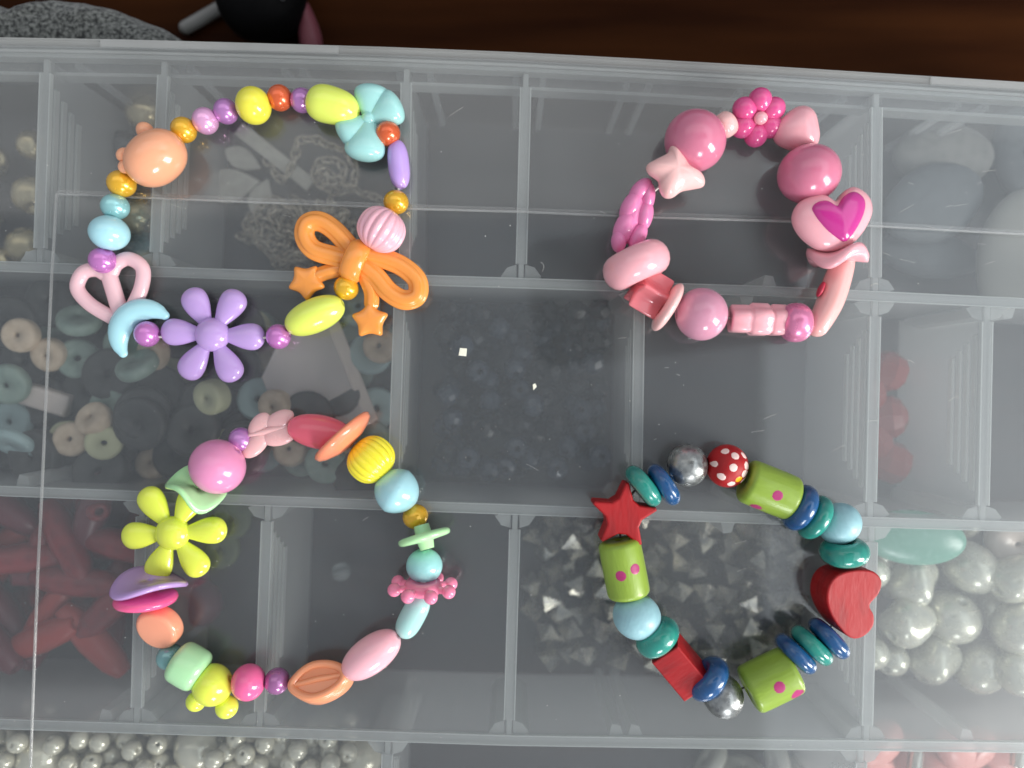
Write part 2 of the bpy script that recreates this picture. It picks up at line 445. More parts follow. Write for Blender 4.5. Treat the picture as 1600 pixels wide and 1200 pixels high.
# cross dividers: (row, x at its top end, x at its bottom end)
COLS = [(0, 72, 61), (0, 256, 242), (0, 635, 632), (0, 822, 814), (0, 1370, 1368),
        (1, 625, 614), (1, 999, 994), (1, 1368, 1360), (1, 1543, 1536),
        (2, 222, 213), (2, 418, 405), (2, 805, 795), (2, 1363, 1354),
        (3, 606, 596), (3, 1346, 1338)]
for (r, xa, xb) in COLS:
    if r == 0:
        for (a, b) in zip(TOPE, TOPE[1:]):
            if a[0] <= xa <= b[0]: ya = a[1] + (b[1] - a[1]) * (xa - a[0]) / (b[0] - a[0]) + 34
    else: ya = rowat(ROWS[r - 1], xa) + 8
    yb = rowat(ROWS[r], xb) - 8 if r < 3 else 1440
    A, B = at(xa, ya, ZT), at(xb, yb, ZT)
    d = obj('cross_divider', mesh('cross_divider', wall([A, B], 1.5, FL + .05, ZT - 1.2, 1.3), FROST, smooth=False), tray)
    L = (B - A).length; T = (B - A).normalized()
    a0, a1 = A + T * L * .07, B - T * L * .07
    obj('top_lip', mesh('top_lip', wall([a0, a1], 2.5, ZT - 1.15, ZT + .15), LIP, smooth=False), d)
    e = Vector((-T.y, T.x, 0)) * 1.42
    obj('lip_edge', mesh('lip_edge', join(wall([a0 + e, a1 + e], .3, ZT - 1.1, ZT + .3), wall([a0 - e, a1 - e], .3, ZT - 1.1, ZT + .3)), EDGEM, smooth=False), d)
    obj('top_lip', mesh('top_lip', wall([A, a0 - T * .02], 1.4, ZT - 1.15, ZT - .1), LIP, smooth=False), d)
    obj('top_lip', mesh('top_lip', wall([a1 + T * .02, B], 1.4, ZT - 1.15, ZT - .1), LIP, smooth=False), d)
    # terraced grip ridges on the face turned to the middle
    side = 1 if (xa + xb) / 2 < 800 else -1
    Nn = Vector((-T.y, T.x, 0)); Nn = Nn if Nn.x * side > 0 else -Nn
    for k in range(4):
        q = .13 + .035 * k
        z1 = ZT - 2.6 - 3.6 * k
        c0, c1 = A + T * L * q + Nn * (.75 + .30), B - T * L * q + Nn * (.75 + .30)
        obj('grip_ridge', mesh('grip_ridge', wall([c0, c1], .6, z1 - 1.9, z1), RIDGEM, smooth=False), d)
    # clips where the divider meets the long dividers
    for (p, y, s) in ((A, ya, -1), (B, yb, 1)):
        if r == 0 and s == -1: continue
        if r == 3 and s == 1: continue
        row = ROWS[r - 1] if s == -1 else ROWS[r]
        x = xa if s == -1 else xb
        c = at(x, rowat(row, x), ZT)
        for sx in (-1, 1):
            ol = [(sx * 1.2, 1.3), (sx * 4.2, 1.3), (sx * 5.6, .6 + 1.3), (sx * 3.8, 4.4), (sx * 1.2, 5.2)]
            ol = [(c.x + a, c.y + (b if s == 1 else -b)) for a, b in ol]
            obj('clip', mesh('clip', ring_stack([[(a, b, FL + 14) for a, b in ol], [(a, b, ZT - .6) for a, b in ol]]), LIP, smooth=False), d)
# extra slots along the long dividers
for ri, xs in ((0, (560, 1165, 1200, 1545, 1575, 40)), (1, (30, 590, 785, 1135, 1180, 1520)), (2, (160, 960, 990, 1510))):
    for x in xs:
        c = at(x, rowat(ROWS[ri], x), ZT)
        ol = [(-1.4, 1.35), (2.6, 1.35), (1.7, 4.2), (-.5, 4.6)]
        s = -1 if (x // 5) % 2 else 1
        obj('slot_fin', mesh('slot_fin', ring_stack([[(c.x + a, c.y + s * b, FL + 4) for a, b in ol], [(c.x + a, c.y + s * b, ZT - .8) for a, b in ol]]), LIP, smooth=False), tray)

# ------------------------------------------------------------------ bracelet materials
K = .1695
HEX = {}
def col(name, r, g, b, **kw):
    r, g, b = [255 * (c / 255) ** .86 for c in (r, g, b)]; y = .3 * r + .59 * g + .11 * b; q = .06
    HEX[name] = plastic(name, rgb(*[min(243, c * (1 - q) * .985 + y * q + 2) for c in (r, g, b)]), **kw)
for nm, c in dict(yellow=(236, 226, 52), lime=(222, 238, 82), aqua=(158, 216, 228), aqua_bow=(150, 212, 208), violet=(184, 146, 226), melon_pink=(246, 174, 190),
                  heart_pink=(234, 182, 190), orange=(246, 142, 52), flower_violet=(182, 144, 214), peach=(246, 160, 116), peach_coin=(250, 150, 112), ball_pink=(206, 104, 134), ball_mauve=(204, 132, 158),
                  ball_rose=(228, 130, 178), pale_pink=(244, 164, 174), cream_pink=(246, 184, 180), hot_flower=(224, 70, 134), twist_pink=(240, 122, 180), coral=(238, 112, 120), magenta_heart=(196, 40, 132),
                  ivory_pink=(242, 172, 166), coral_oval=(246, 88, 110), orange_disc=(246, 132, 92), canary=(240, 224, 34), bicone_aqua=(150, 206, 216), mint=(172, 232, 160), mint_barrel=(164, 224, 160), ball_aqua=(146, 214, 214),
                  spoke_pink=(255, 120, 158), rod_aqua=(160, 214, 208), oval_pink=(244, 172, 184), cup_orange=(244, 144, 96), hot_pink=(238, 86, 144), disc_pink=(244, 76, 134), wave_violet=(180, 140, 206), flower_yellow=(222, 234, 62), wave_mint=(166, 230, 156)).items():
    col(nm, *c, rough=.16, sss=.12, coat=.25)
for nm, c in dict(pearl_amber=(240, 168, 12), pearl_pink=(232, 140, 206), pearl_purple=(166, 78, 172), pearl_orange=(228, 74, 24), pearl_magenta=(184, 72, 176), pearl_teal=(112, 196, 200), pearl_dark_teal=(72, 140, 140), pearl_plum=(136, 48, 122), pearl_rose=(226, 86, 146)).items():
    f_ = .06 if nm in ('pearl_amber', 'pearl_orange') else .2
    col(nm, *[c_ * (1 - f_) + 255 * f_ for c_ in c], rough=.22, metal=.36, coat=.6)
MATS_BUTTER = plastic('butterfly_pink', rgb(240, 190, 190), rough=.22, sss=.4, coat=.3, alpha=.86)
WD = dict(bump=.16, bscale=1500, aniso=(.25, 1, 1))
plastic('wood_teal', rgb(44, 148, 132), rough=.2, coat=.6, col2=rgb(34, 124, 116), **WD)
plastic('wood_blue', rgb(28, 84, 136), rough=.2, coat=.6, col2=rgb(20, 64, 112), **WD)
plastic('wood_lime', rgb(144, 172, 62), rough=.36, coat=.15, col2=rgb(132, 158, 54), **WD)
plastic('wood_red', rgb(170, 7, 16), rough=.5, coat=.0, col2=rgb(128, 4, 11), nlo=.45, nhi=.8, bump=.13, bscale=1100, aniso=(1, .3, 1))
plastic('wood_sky', rgb(154, 198, 206), rough=.42, coat=.1, col2=rgb(142, 184, 194), **WD)
plastic('wood_silver', rgb(168, 170, 168), rough=.3, metal=.85, coat=.2, col2=rgb(126, 128, 128), nscale=500, bump=.22, bscale=800, rvar=.06)
plastic('print_white', rgb(244, 214, 206), rough=.35)
plastic('print_magenta', rgb(176, 52, 112), rough=.35, col2=rgb(160, 44, 100))
plastic('print_yellow', rgb(244, 180, 20), rough=.35)
M = MATS

class Bracelet:
    def __init__(s, name, cx, cy, label, cord_r=.32, cordmat=None):
        s.root = empty(name, at(cx, cy), label=label, cat='bracelet'); s.o = at(cx, cy); s.pts = []; s.cr = cord_r; s.cm = cordmat
    def add(s, name, px, py, ang, vf, mat, z=None, rx=0, ry=0, label=None, pt=True, smooth=True, lift=0):
        rot = Euler((rad(rx), rad(ry), rad(ang)))
        Rm = rot.to_matrix()
        if z is None: z = -min((Rm @ Vector(p)).z for p in vf[0]) + .4 + lift
        p = at(px, py, LID + z * K)
        o = obj(name, mesh(name, vf, M[mat] if isinstance(mat, str) else mat, K, smooth), s.root, p - s.o, rot, label=label)
        if pt: s.pts.append(Vector((p.x, p.y, min(p.z, LID + 24 * K))))
        return o
    def sub(s, parent, name, vf, mat, label=None, smooth=True):
        o = obj(name, mesh(name, vf, M[mat] if isinstance(mat, str) else mat, K, smooth), parent, label=label)
        return o
    def pearl(s, px, py, r, mat, z=None, ang=0, label=None, lift=0):
        return s.add('pearl_bead', px, py, ang, bead(r * .95, r, 3.2), mat, z, label=label, lift=lift)
    def cord(s):
        pts = catmull([p - s.o for p in s.pts], 6, True)
        obj('elastic_cord', mesh('elastic_cord', sweep(pts, s.cr, 8, True), s.cm), s.root)
CORD = plastic('cord_clear', rgb(200, 196, 190), rough=.3)
CORDD = plastic('cord_dark', rgb(70, 62, 60), rough=.4)

def melon(a, R, ribs, amp):
    return bead(a, R, 4, n=ribs * 8, m=18, p=2.3, q=2.1, mod=lambda x, r, t: (r * (1 - amp + amp * abs(cos(ribs * t / 2)) ** .7), x))

# ---------------------------------------------------------------- bracelet A: pastel mix with the orange bow
A = Bracelet('bracelet', 390, 330, 'pastel bead bracelet with large orange ribbon bow and violet flower, on lid upper left', cordmat=CORD)
pe = A.add('oval_bead', 243, 247, 38, bead(49, 40, 4, p=2.15, q=2.1), 'peach', label='peach oval bead with rounded nubs')
A.sub(pe, 'nub', xf(ellipsoid(13, 15, 13), (14, 40, 4)), 'peach'); A.sub(pe, 'nub', xf(ellipsoid(12, 11, 12), (-34, 30, 6)), 'peach')
A.sub(pe, 'nub', xf(ellipsoid(11, 10, 11), (-44, 16, 4)), 'peach')
A.pearl(287, 203, 20.5, 'pearl_amber', ang=35); A.pearl(321, 189, 21, 'pearl_pink', ang=25); A.pearl(353, 174, 20, 'pearl_purple', ang=20)
A.add('round_bead', 396, 165, 12, bead(27, 29, 4), 'yellow', label='glossy yellow round bead')
A.pearl(437, 153, 20.5, 'pearl_orange'); A.pearl(472, 157, 19.5, 'pearl_purple', ang=-8)
A.add('nugget_bead', 520, 167, -14, bead(42, 27, 4, p=2.7, q=2.3, mod=lambda x, r, t: (r * (1.06 - .0028 * x + .07 * cos(t - .5)), x)), 'lime', label='lime green nugget bead')
bw = A.add('butterfly_bow_bead', 577, 187, 0, ellipsoid(13, 13, 14), 'aqua_bow', z=22, label='pale aqua bow bead with ribbed wings')
for ang, L, wd, zr in ((82, 55, 29, .68), (28, 57, 29, .72), (55, 47, 27, .55), (216, 55, 28, .68), (262, 67, 32, .68), (239, 55, 27, .55)):
    A.sub(bw, 'wing', xf(petal(4, L, wd, zr, .7), rot=(0, -.05, rad(ang))), 'aqua_bow')
A.pearl(606, 209, 20, 'pearl_orange', ang=-60, lift=3)
A.add('oval_bead', 623, 257, 96, bead(39, 17, 3.5, p=2.6, q=2.4), 'violet', label='slim violet oval bead')
A.pearl(619, 316, 20, 'pearl_amber', ang=80)
A.add('melon_bead', 596, 359, 58, melon(34, 38, 16, .10), 'melon_pink', label='pale pink ribbed melon bead')
kn = A.add('ribbon_bow_bead', 556, 408, 0, xf(join(xf(sweep([Vector((0, 26 * sin(t), 17 * cos(t))) for t in [2 * PI * k / 24 for k in range(24)]], 9, 12, True, zs=1.5, up=Vector((1, 0, 0))), scale=(1.3, 1, 1)), ellipsoid(20, 25, 16)), rot=(0, 0, rad(-24))), 'orange', z=25, label='large orange ribbon bow bead with star ended tails')
csec = lambda a: 1 - .2 * math.exp(-((math.sin(a) - .70) / .12) ** 2) if sin(a) > 0 else 1
for pts in ([(-3, 14), (-31, 46), (-56, 62), (-76, 58), (-80, 38), (-66, 18), (-36, 8), (-6, 0)], [(12, 12), (44, 4), (74, -9), (96, -30), (96, -54), (76, -61), (52, -48), (32, -25), (10, -6)]):
    A.sub(kn, 'loop', sweep(catmull(pts, 8), 16, 36, False, .72, csec), 'orange')
for pts, sp in (([(-8, -8), (-46, -17), (-60, -22)], (-78, -32)), ([(10, -16), (23, -46), (24, -66)], (22, -93))):
    tl = A.sub(kn, 'tail', sweep(catmull([(x, y, -4) for x, y in pts], 6), 12, 28, False, .75, csec), 'orange')
    A.sub(kn, 'star', xf(inflate(star_ol(32, 20, 5, 200 if sp[0] < 0 else 92), 10, 4, 2.4, 6), (sp[0], sp[1], -3)), 'orange')
A.pearl(541, 450, 20, 'pearl_amber', ang=50)
A.add('oval_bead', 492, 493, 24, bead(49, 27, 4, p=2.05, q=2.35), 'lime', label='lime yellow oval bead beside amber pearl')
A.pearl(435, 526, 20, 'pearl_magenta', ang=10)
def flower(br, px, py, mat, a0, label, R=83):
    f = br.add('flower_bead', px, py, a0, ellipsoid(27, 27, 20), mat, z=20, label=label)
    for k in range(6):
        jit = random.uniform(-2.5, 2.5)
        br.sub(f, 'petal', xf(petal(18, R + random.uniform(-2, 2), 21.5, .62, .68), rot=(0, .05, rad(60 * k + jit))), mat)
    return f
flower(A, 332, 523, 'flower_violet', -2, 'violet six petal flower bead')
A.pearl(230, 522, 20.5, 'pearl_magenta')
arc = [(215 + 52 * cos(t) + 22 - 215, 0) for t in [0]]
cr = []
for k in range(17):
    t = rad(52 + (212 - 52) * k / 16); cr.append(Vector((45 * cos(t), 45 * sin(t), 0)))
A.add('crescent_bead', 232, 522, 0, xf(sweep(cr, lambda u: 7.5 + 12.5 * math.sin(PI * u) ** .8, 16, False, .75), (-2, -6, 0)), 'aqua', z=19, label='pale blue crescent moon bead', pt=False)
oh = A.add('open_heart_bead', 178, 455, 17, sweep(catmull([(0, 26), (16, 40), (38, 42), (54, 22), (44, -6), (20, -34), (0, -50), (-20, -34), (-44, -6), (-54, 22), (-38, 42), (-16, 40)], 5, True), 11.5, 16, True, .85), 'heart_pink', z=13, label='pale pink open heart bead')
A.sub(oh, 'bar', sweep([Vector((0, 30, 0)), Vector((0, 0, 0)), Vector((0, -46, 0))], 13, 16, False, .8), 'heart_pink')
A.pearl(161, 407, 21.5, 'pearl_magenta', ang=70)
A.add('round_bead', 171, 364, 80, bead(27, 30, 4), 'aqua', label='pale blue round bead')
A.pearl(180, 323, 21.5, 'pearl_teal', ang=80); A.pearl(190, 287, 22, 'pearl_amber', ang=70)
A.cord()

# ---------------------------------------------------------------- bracelet B: all pink
B = Bracelet('bracelet', 1150, 340, 'all pink bead bracelet with magenta heart, lying on lid upper right', cordmat=CORD)
B.add('round_bead', 1086, 220, 40, bead(46, 47.5, 4), 'ball_pink', label='large glossy pink ball bead')
B.add('barrel_bead', 1134, 195, 35, bead(16, 20, 4, p=3), 'cream_pink', z=40, label='small pale pink barrel bead')
fl = B.add('flower_bead', 1184, 184, 0, ellipsoid(20, 20, 14), 'hot_flower', z=32, rx=22, label='hot pink flower bead with pale centre')
for k in range(6):
    a = rad(60 * k + 30)
    B.sub(fl, 'petal', xf(ellipsoid(20, 18.5, 20), (24.5 * cos(a), 24.5 * sin(a), 0), (0, 0, a)), 'hot_flower')
B.sub(fl, 'flower_centre', xf(ellipsoid(10.5, 10, 9), (0, 0, 15)), 'pale_pink')
tri = [((35 + 3.6 * cos(3 * t)) * cos(t), (35 + 3.6 * cos(3 * t)) * sin(t)) for t in [2 * PI * k / 48 for k in range(48)]]
B.add('triangle_bead', 1246, 204, 70, inflate(tri, 30, 2.1, 2.0), 'pale_pink', label='pale pink rounded triangle bead')
B.add('round_bead', 1264, 272, 100, bead(45, 47, 4), 'ball_pink', label='large glossy pink ball bead above heart')
def trace(pts, cx, cy, n=4): return [(q.x, q.y) for q in catmull([(x - cx, cy - y) for x, y in pts], n, True)]
ho = trace(((1239, 345), (1245, 322), (1264, 308), (1284, 306), (1303, 316), (1318, 300), (1334, 294), (1354, 308), (1360, 332), (1348, 360), (1328, 382), (1305, 391), (1278, 389), (1252, 370)), 1300, 343)
hi = trace(((1267, 326), (1275, 316), (1290, 313), (1306, 321), (1318, 306), (1334, 299), (1349, 310), (1350, 328), (1340, 352), (1322, 376), (1306, 372), (1288, 360), (1273, 342)), 1310, 338)
hb = B.add('heart_bead', 1300, 343, 0, inflate(ho, 25, 2.9, 2.1), 'pale_pink', z=58, label='plump pale pink heart bead with raised magenta heart')
B.sub(hb, 'inner_heart', xf(inflate(hi, 12, 2.5, 2.0, hb=3), (2, 0, 19), scale=(.96, .96, 1)), 'magenta_heart')
def wave(R, th, amp, n=2, ph=0.): 
    return lathe([(-th / 2, 5), (-th / 2, R * .45), (-th / 2, R * .8), (-th * .42, R * .95), (0, R), (th * .42, R * .95), (th / 2, R * .8), (th / 2, R * .45), (th / 2, 5)], 48, True,
                 mod=lambda x, r, t: (r, x + amp * cos(n * t + ph) * (r / R) ** 2))
B.add('wavy_disc_bead', 1308, 399, 98, wave(45, 19, 10, 3, .6), 'pale_pink', z=40, ry=-9, label='pale pink ruffled disc bead')
pz = B.add('curved_bead', 1293, 464, 0, sweep(catmull([(25, 56, 0), (16, 28, 0), (3, -10, 0), (-16, -46, 0)], 7), lambda u: 17 + 3.5 * sin(PI * u), 20, False, 1.15), 'ivory_pink', z=25, label='pale pink long curved bead with a red spot')
B.sub(pz, 'red_spot', xf(ellipsoid(4, 13, 9), (-14, 11, 8), (0, 0, rad(-24))), plastic('spot_red', rgb(200, 60, 84), rough=.3))
B.add('round_bead', 1243, 504, 0, bead(25, 31, 4, p=2.4, q=2.4), 'pearl_rose', label='translucent rose pearl bead')
fb = B.add('fluted_bead', 1184, 500, -2, lathe([(-44, 5), (-44, 20), (-42, 23), (-18, 23.5), (-15.5, 23), (-13, 24.5), (-10, 27), (14, 27), (17, 24.5), (18.5, 23), (20, 24.5), (22, 26), (42, 26), (45, 22), (45, 5)], 60, True, mod=lambda x, r, t: (r * (1 - .07 + .07 * cos(5 * t)), x)), 'pale_pink', label='pale pink fluted bead in three sections')
B.add('round_bead', 1096, 491, 0, bead(40, 41, 4), 'ball_mauve', label='mauve pink ball bead')
B.add('disc_bead', 1043, 480, -30, lathe(torus_prof(9, 42, 6), 40, True), 'cream_pink', label='thin pale pink disc bead', rx=0)
B.add('star_bead', 1014, 458, -28, xf(slab(star_ol(40, 19, 5, 36, 2), 50, 4), rot=(0, PI / 2, 0)), 'coral', z=34, ry=14, label='coral star bead seen from the side')
B.add('ring_bead', 994, 414, 114, lathe(torus_prof(27, 53, 7), 44, True), 'pale_pink', label='thick pale pink ring bead', ry=0)
tw = B.add('twisted_bead', 988, 336, 0, xf(ellipsoid(50, 17, 20), rot=(0, 0, rad(71))), 'twist_pink', z=24, label='bright pink plaited bead')
for x, y, a, l, wd in ((12, 36, 52, 24, 15), (23, 26, 82, 24, 12), (-2, 12, 62, 28, 16), (18, -2, 78, 26, 14), (-12, -20, 66, 30, 17), (8, -34, 62, 22, 13), (-22, -42, 92, 18, 12)):
    B.sub(tw, 'strand', xf(ellipsoid(l, wd, 20), (x, y, 3), (0, 0, rad(a))), 'twist_pink')
B.add('star_bead', 1053, 268, 0, inflate(trace(((1052, 225), (1064, 242), (1074, 260), (1094, 274), (1096, 290), (1080, 295), (1062, 299), (1047, 309), (1034, 308), (1027, 294), (1025, 282), (1010, 270), (1008, 259), (1022, 250), (1040, 240), (1044, 228)), 1050, 268), 24, 2.2, 2.0), 'cream_pink', z=58, rx=-4, ry=3, label='pale pink puffy star bead')
B.cord()

# ---------------------------------------------------------------- bracelet C: pastel mix with the yellow flower
C = Bracelet('bracelet', 440, 880, 'pastel bead bracelet with yellow flower and peach coin, on lid lower left', cordmat=CORD)
C.add('round_bead', 340, 729, 40, bead(41, 43, 4), 'ball_rose', label='large rose pink ball bead')
C.pearl(377, 687, 20, 'pearl_purple', ang=40)
bf = C.add('butterfly_bead', 418, 673, 14, ellipsoid(36, 6, 9), MATS_BUTTER, z=26, label='pale frosted pink butterfly bead')
for x, y, a, l, wd in ((22, 12, 12, 25, 14), (-10, 11, 40, 23, 15), (16, -12, 0, 28, 16), (-24, -17, 30, 26, 15)):
    wg = C.sub(bf, 'wing', xf(ellipsoid(l, wd, 8), (x, y, 0), (0, 0, rad(a))), MATS_BUTTER)
C.add('oval_bead', 500, 675, -11, bead(51, 27, 4, p=2.0, q=2.4), 'coral_oval', label='coral red oval bead')
C.add('bent_disc_bead', 545, 692, -47, wave(54, 12, -15, 0, 0), 'orange_disc', z=48, label='thin peach orange dished disc bead')
C.add('melon_bead', 580, 718, -42, melon(34, 38, 18, .09), 'canary', label='bright yellow ribbed melon bead')
C.add('bicone_bead', 620, 767, 150, lathe([(35 * u, max(4, 36.5 * math.sqrt(max(0, 1 - .35 * abs(u) - .65 * u * u)))) for u in [-cos(PI * k / 20) for k in range(21)]], 48, True), 'bicone_aqua', label='pale blue bicone bead with a ridge')
C.pearl(649, 807, 20.5, 'pearl_amber', ang=-70)
C.add('saucer_bead', 663, 839, 106, lathe([(-19, 4), (-19, 11), (-7, 13), (-6, 34), (-4, 40), (0, 41.5), (4, 40), (6, 34), (7, 13), (19, 12), (19, 4)], 40, True), 'mint', label='pale green saucer bead with a stem', ry=10)
C.add('round_bead', 663, 884, 90, bead(27, 28.5, 4), 'ball_aqua', label='pale aqua ball bead')
spk = C.add('spoke_bead', 661, 917, 88, lathe([(-9, 6), (-9, 26), (0, 31), (9, 26), (9, 6)], 30, True), 'spoke_pink', z=42, ry=-5, label='hot pink wheel bead with ball tipped spokes')
for k in range(8):
    a = rad(45 * k + 22)
    C.sub(spk, 'ball_tip', join(xf(ellipsoid(10.5, 10.5, 10.5), (0, 45 * cos(a), 45 * sin(a))), sweep([Vector((0, 22 * cos(a), 22 * sin(a))), Vector((0, 44 * cos(a), 44 * sin(a)))], 5.5, 10)), 'spoke_pink')
C.add('oval_bead', 645, 962, 62, bead(38, 20, 4, p=3, q=2.4), 'rod_aqua', label='slim pale aqua bead')
C.add('oval_bead', 580, 1023, 36, bead(52, 29, 4, p=2.0, q=2.35), 'oval_pink', label='pale pink oval bead')
cup = C.add('bean_bead', 502, 1066, 12, xf(slab([(50 * cos(t), 31 * sin(t) * (1 - .12 * cos(t)) * (1 if cos(t) > 0 else 1 - .45 * cos(t) ** 2)) for t in [2 * PI * k / 48 for k in range(48)]], 34, 7), rot=(rad(-34), 0, 0)), 'cup_orange', z=22, label='orange bean bead with a ridged hollow')
rimo = [Vector((42 * cos(t), 24 * sin(t) * (1 - .12 * cos(t)) * (1 if cos(t) > 0 else 1 - .45 * cos(t) ** 2), 16)) for t in [2 * PI * k / 40 for k in range(40)]]
C.sub(cup, 'rim', xf(sweep(rimo, 6.5, 10, True), rot=(rad(-34), 0, 0)), 'cup_orange')
C.sub(cup, 'middle_ridge', xf(sweep([Vector((-36, 0, 15)), Vector((0, 1.5, 17)), Vector((36, 0, 15))], 5, 10), rot=(rad(-34), 0, 0)), 'cup_orange')
C.pearl(433, 1064, 20.5, 'pearl_plum', label='dark plum pearl bead')
C.add('round_bead', 388, 1066, 0, bead(26, 28, 4), 'hot_pink', label='hot pink round bead')
yb = C.add('footed_bead', 332, 1070, 20, bead(30, 32, 4), 'flower_yellow', label='yellow round bead with two small ball feet')
for x, y, r in ((-36, -17, 15.5), (6, -42, 17.5)):
    C.sub(yb, 'ball_foot', xf(ellipsoid(r, r, r), (x, y, -6)), 'flower_yellow')
C.add('barrel_bead', 295, 1041, -30, bead(27, 33, 4, p=4.5, q=3.2), 'mint_barrel', label='mint green barrel bead')
C.pearl(265, 1026, 20.5, 'pearl_dark_teal', ang=-40, label='dark teal pearl bead')
C.add('coin_bead', 250, 979, 62, lathe(tube_prof(14, 35, 8, 0), 40, False), 'peach_coin', z=31, ry=66, label='peach coin bead tilted up')
C.add('disc_bead', 228, 936, 90, lathe([(-14, 5), (-13, 15), (-9, 20), (-8, 38), (-5, 44), (0, 46), (5, 44), (8, 38), (9, 20), (13, 15), (14, 5)], 44, True), 'disc_pink', z=47, ry=-3, label='hot pink flat disc bead')
C.add('wavy_disc_bead', 234, 911, 88, wave(55, 10, 10, 2, 1.57), 'wave_violet', z=48, ry=-4, label='violet wavy disc bead')
flower(C, 270, 833, 'flower_yellow', 4, 'lemon yellow six petal flower bead')
C.add('wavy_disc_bead', 307, 764, 58, wave(44, 11, 12, 3, 2.2), 'wave_mint', z=38, ry=-16, label='mint green ruffled disc bead')
C.cord()

# ---------------------------------------------------------------- bracelet D: painted wood
D = Bracelet('bracelet', 1145, 900, 'painted wooden bead bracelet with red star and red heart, lower right on lid', .3, CORDD)
def rdisc(px, py, ang, mat, R=36, a=13, ry=0, z=None, lb=None): return D.add('ring_bead', px, py, ang, lathe(torus_prof(a, R, 6), 40, True), mat, z, ry=ry, label=lb)
def dotted_cyl(px, py, ang, a, R, dots, label):
    c = D.add('cylinder_bead', px, py, ang, lathe(tube_prof(a, R, 9, 6), 44, True), 'wood_lime', label=label)
    for u, th, s in dots:
        D.sub(c, 'painted_dot', patch(lambda x: R * (1.0 if abs(x) > a - 11 else 1.008), u, rad(th), s, s / R, .25), 'print_magenta')
    return c
st = D.add('star_bead', 972, 803, 0, slab(star_ol(58, 24, 5, 84, 1), 44, 3.5), 'wood_red', z=28, label='red painted wooden star bead', smooth=False)
rdisc(1005, 759, 38, 'wood_teal', 37, 14, lb='teal ring bead beside star')
rdisc(1037, 757, 33, 'wood_blue', 36, 13)
D.add('round_bead', 1074, 727, 5, bead(31, 33, 5), 'wood_silver', label='silver painted round bead, upper of the two')
rd = D.add('round_bead', 1136, 728, -8, bead(32, 33.5, 5), 'wood_red', label='red round bead with white dots')
sph = lambda x: math.sqrt(max(1, 33.4 ** 2 - (x * 33.4 / 32) ** 2))
for i, (u, th, s) in enumerate(((2, 55, 7), (0, 88, 7), (-14, 122, 7), (24, 75, 7), (22, 105, 7), (-12, 40, 6.5), (18, 40, 6), (4, 140, 7), (24, 140, 6), (-26, 85, 5))):
    D.sub(rd, 'painted_dot', patch(sph, u, rad(th), s, s / max(12, sph(u)), .3), 'print_white')
D.sub(rd, 'painted_dot', patch(sph, 13, rad(122), 6, .2, .4), 'print_yellow', label='yellow dot')
dotted_cyl(1202, 765, -22, 41, 35, ((2, 96, 10), (-14, 158, 11)), 'lime green cylinder bead with magenta dots, beside the red dotted bead')
rdisc(1250, 793, -28, 'wood_blue', 38, 15); rdisc(1273, 808, -30, 'wood_teal', 37, 14)
D.add('round_bead', 1311, 818, -50, bead(31, 34, 5), 'wood_sky', label='pale blue wooden ball bead, right of the two')
rdisc(1319, 862, 96, 'wood_teal', 37, 18, ry=-6, lb='teal ring bead above red heart')
hw = [(q.x * .95 - 1, q.y * .95) for q in catmull([(x - 1322, 938 - y) for x, y in ((1300, 888), (1330, 882), (1358, 886), (1371, 902), (1366, 922), (1351, 940), (1358, 957), (1356, 975), (1340, 990), (1320, 992), (1300, 975), (1284, 950), (1278, 925), (1284, 902))], 4, True)]
D.add('heart_bead', 1319, 937, 0, slab(hw, 54, 3), 'wood_red', z=30, rx=0, ry=5, label='red painted wooden heart bead', smooth=False)
rdisc(1295, 997, 43, 'wood_blue', 37, 13); rdisc(1268, 1008, 46, 'wood_teal', 37, 13); rdisc(1243, 1021, 46, 'wood_blue', 37, 13)
dotted_cyl(1204, 1062, 26, 40, 37, ((2, 86, 11), (22, 128, 12)), 'lime green cylinder bead with magenta dots, beside the blue ring')
D.add('round_bead', 1130, 1088, 10, bead(31, 33, 5), 'wood_silver', label='silver painted round bead, lower of the two')
rdisc(1106, 1060, -42, 'wood_blue', 38, 17)
D.add('block_bead', 1064, 1040, -50, slab([(-39, -25), (39, -25), (39, 25), (-39, 25)], 50, 2.5), 'wood_red', rx=16, label='red painted wooden block bead', smooth=False)
rdisc(1027, 995, -50, 'wood_teal', 37, 19)
D.add('round_bead', 995, 963, 70, bead(35, 37.5, 5), 'wood_sky', label='pale blue wooden ball bead, left of the two')
dotted_cyl(975, 888, -79, 45, 33, ((-4, 66, 10), (2, 108, 10)), 'lime green cylinder bead with magenta dots, below the star')
D.cord()

# ------------------------------------------------------------------ loose beads in the compartments
def setmat(name, *a, **k): return plastic(name, *a, **k)
class Pile:
    def __init__(s, x0, x1, y0, y1, inset=2):
        """pixel rectangle of the compartment's floor"""
        a, b = at(x0, y1, FL), at(x1, y0, FL); s.r = (a.x + inset, b.x - inset, a.y + inset, b.y - inset); s.it = []
    def z(s, x, y, r):
        z = FL + r
        for (X, Y, Z, R) in s.it:
            d2 = (X - x) ** 2 + (Y - y) ** 2; q = (r + R) * .94
            if d2 < q * q: z = max(z, Z + math.sqrt(q * q - d2))
        return z
    def put(s, x, y, r):
        z = min(s.z(x, y, r), 36 - r); s.it.append((x, y, z, r)); return Vector((x, y, z))
    def drop(s, r, tries=14, zone=None):
        x0, x1, y0, y1 = zone or s.r; best = None
        for _ in range(tries):
            x, y = random.uniform(x0 + r, x1 - r), random.uniform(y0 + r, y1 - r); z = s.z(x, y, r)
            if best is None or z < best[2]: best = (x, y, z)
        return s.put(best[0], best[1], r)
    def pix(s, px, py, r, z=8):
        p = at(px, py, z); p = at(px, py, s.z(p.x, p.y, r)); return s.put(p.x, p.y, r)
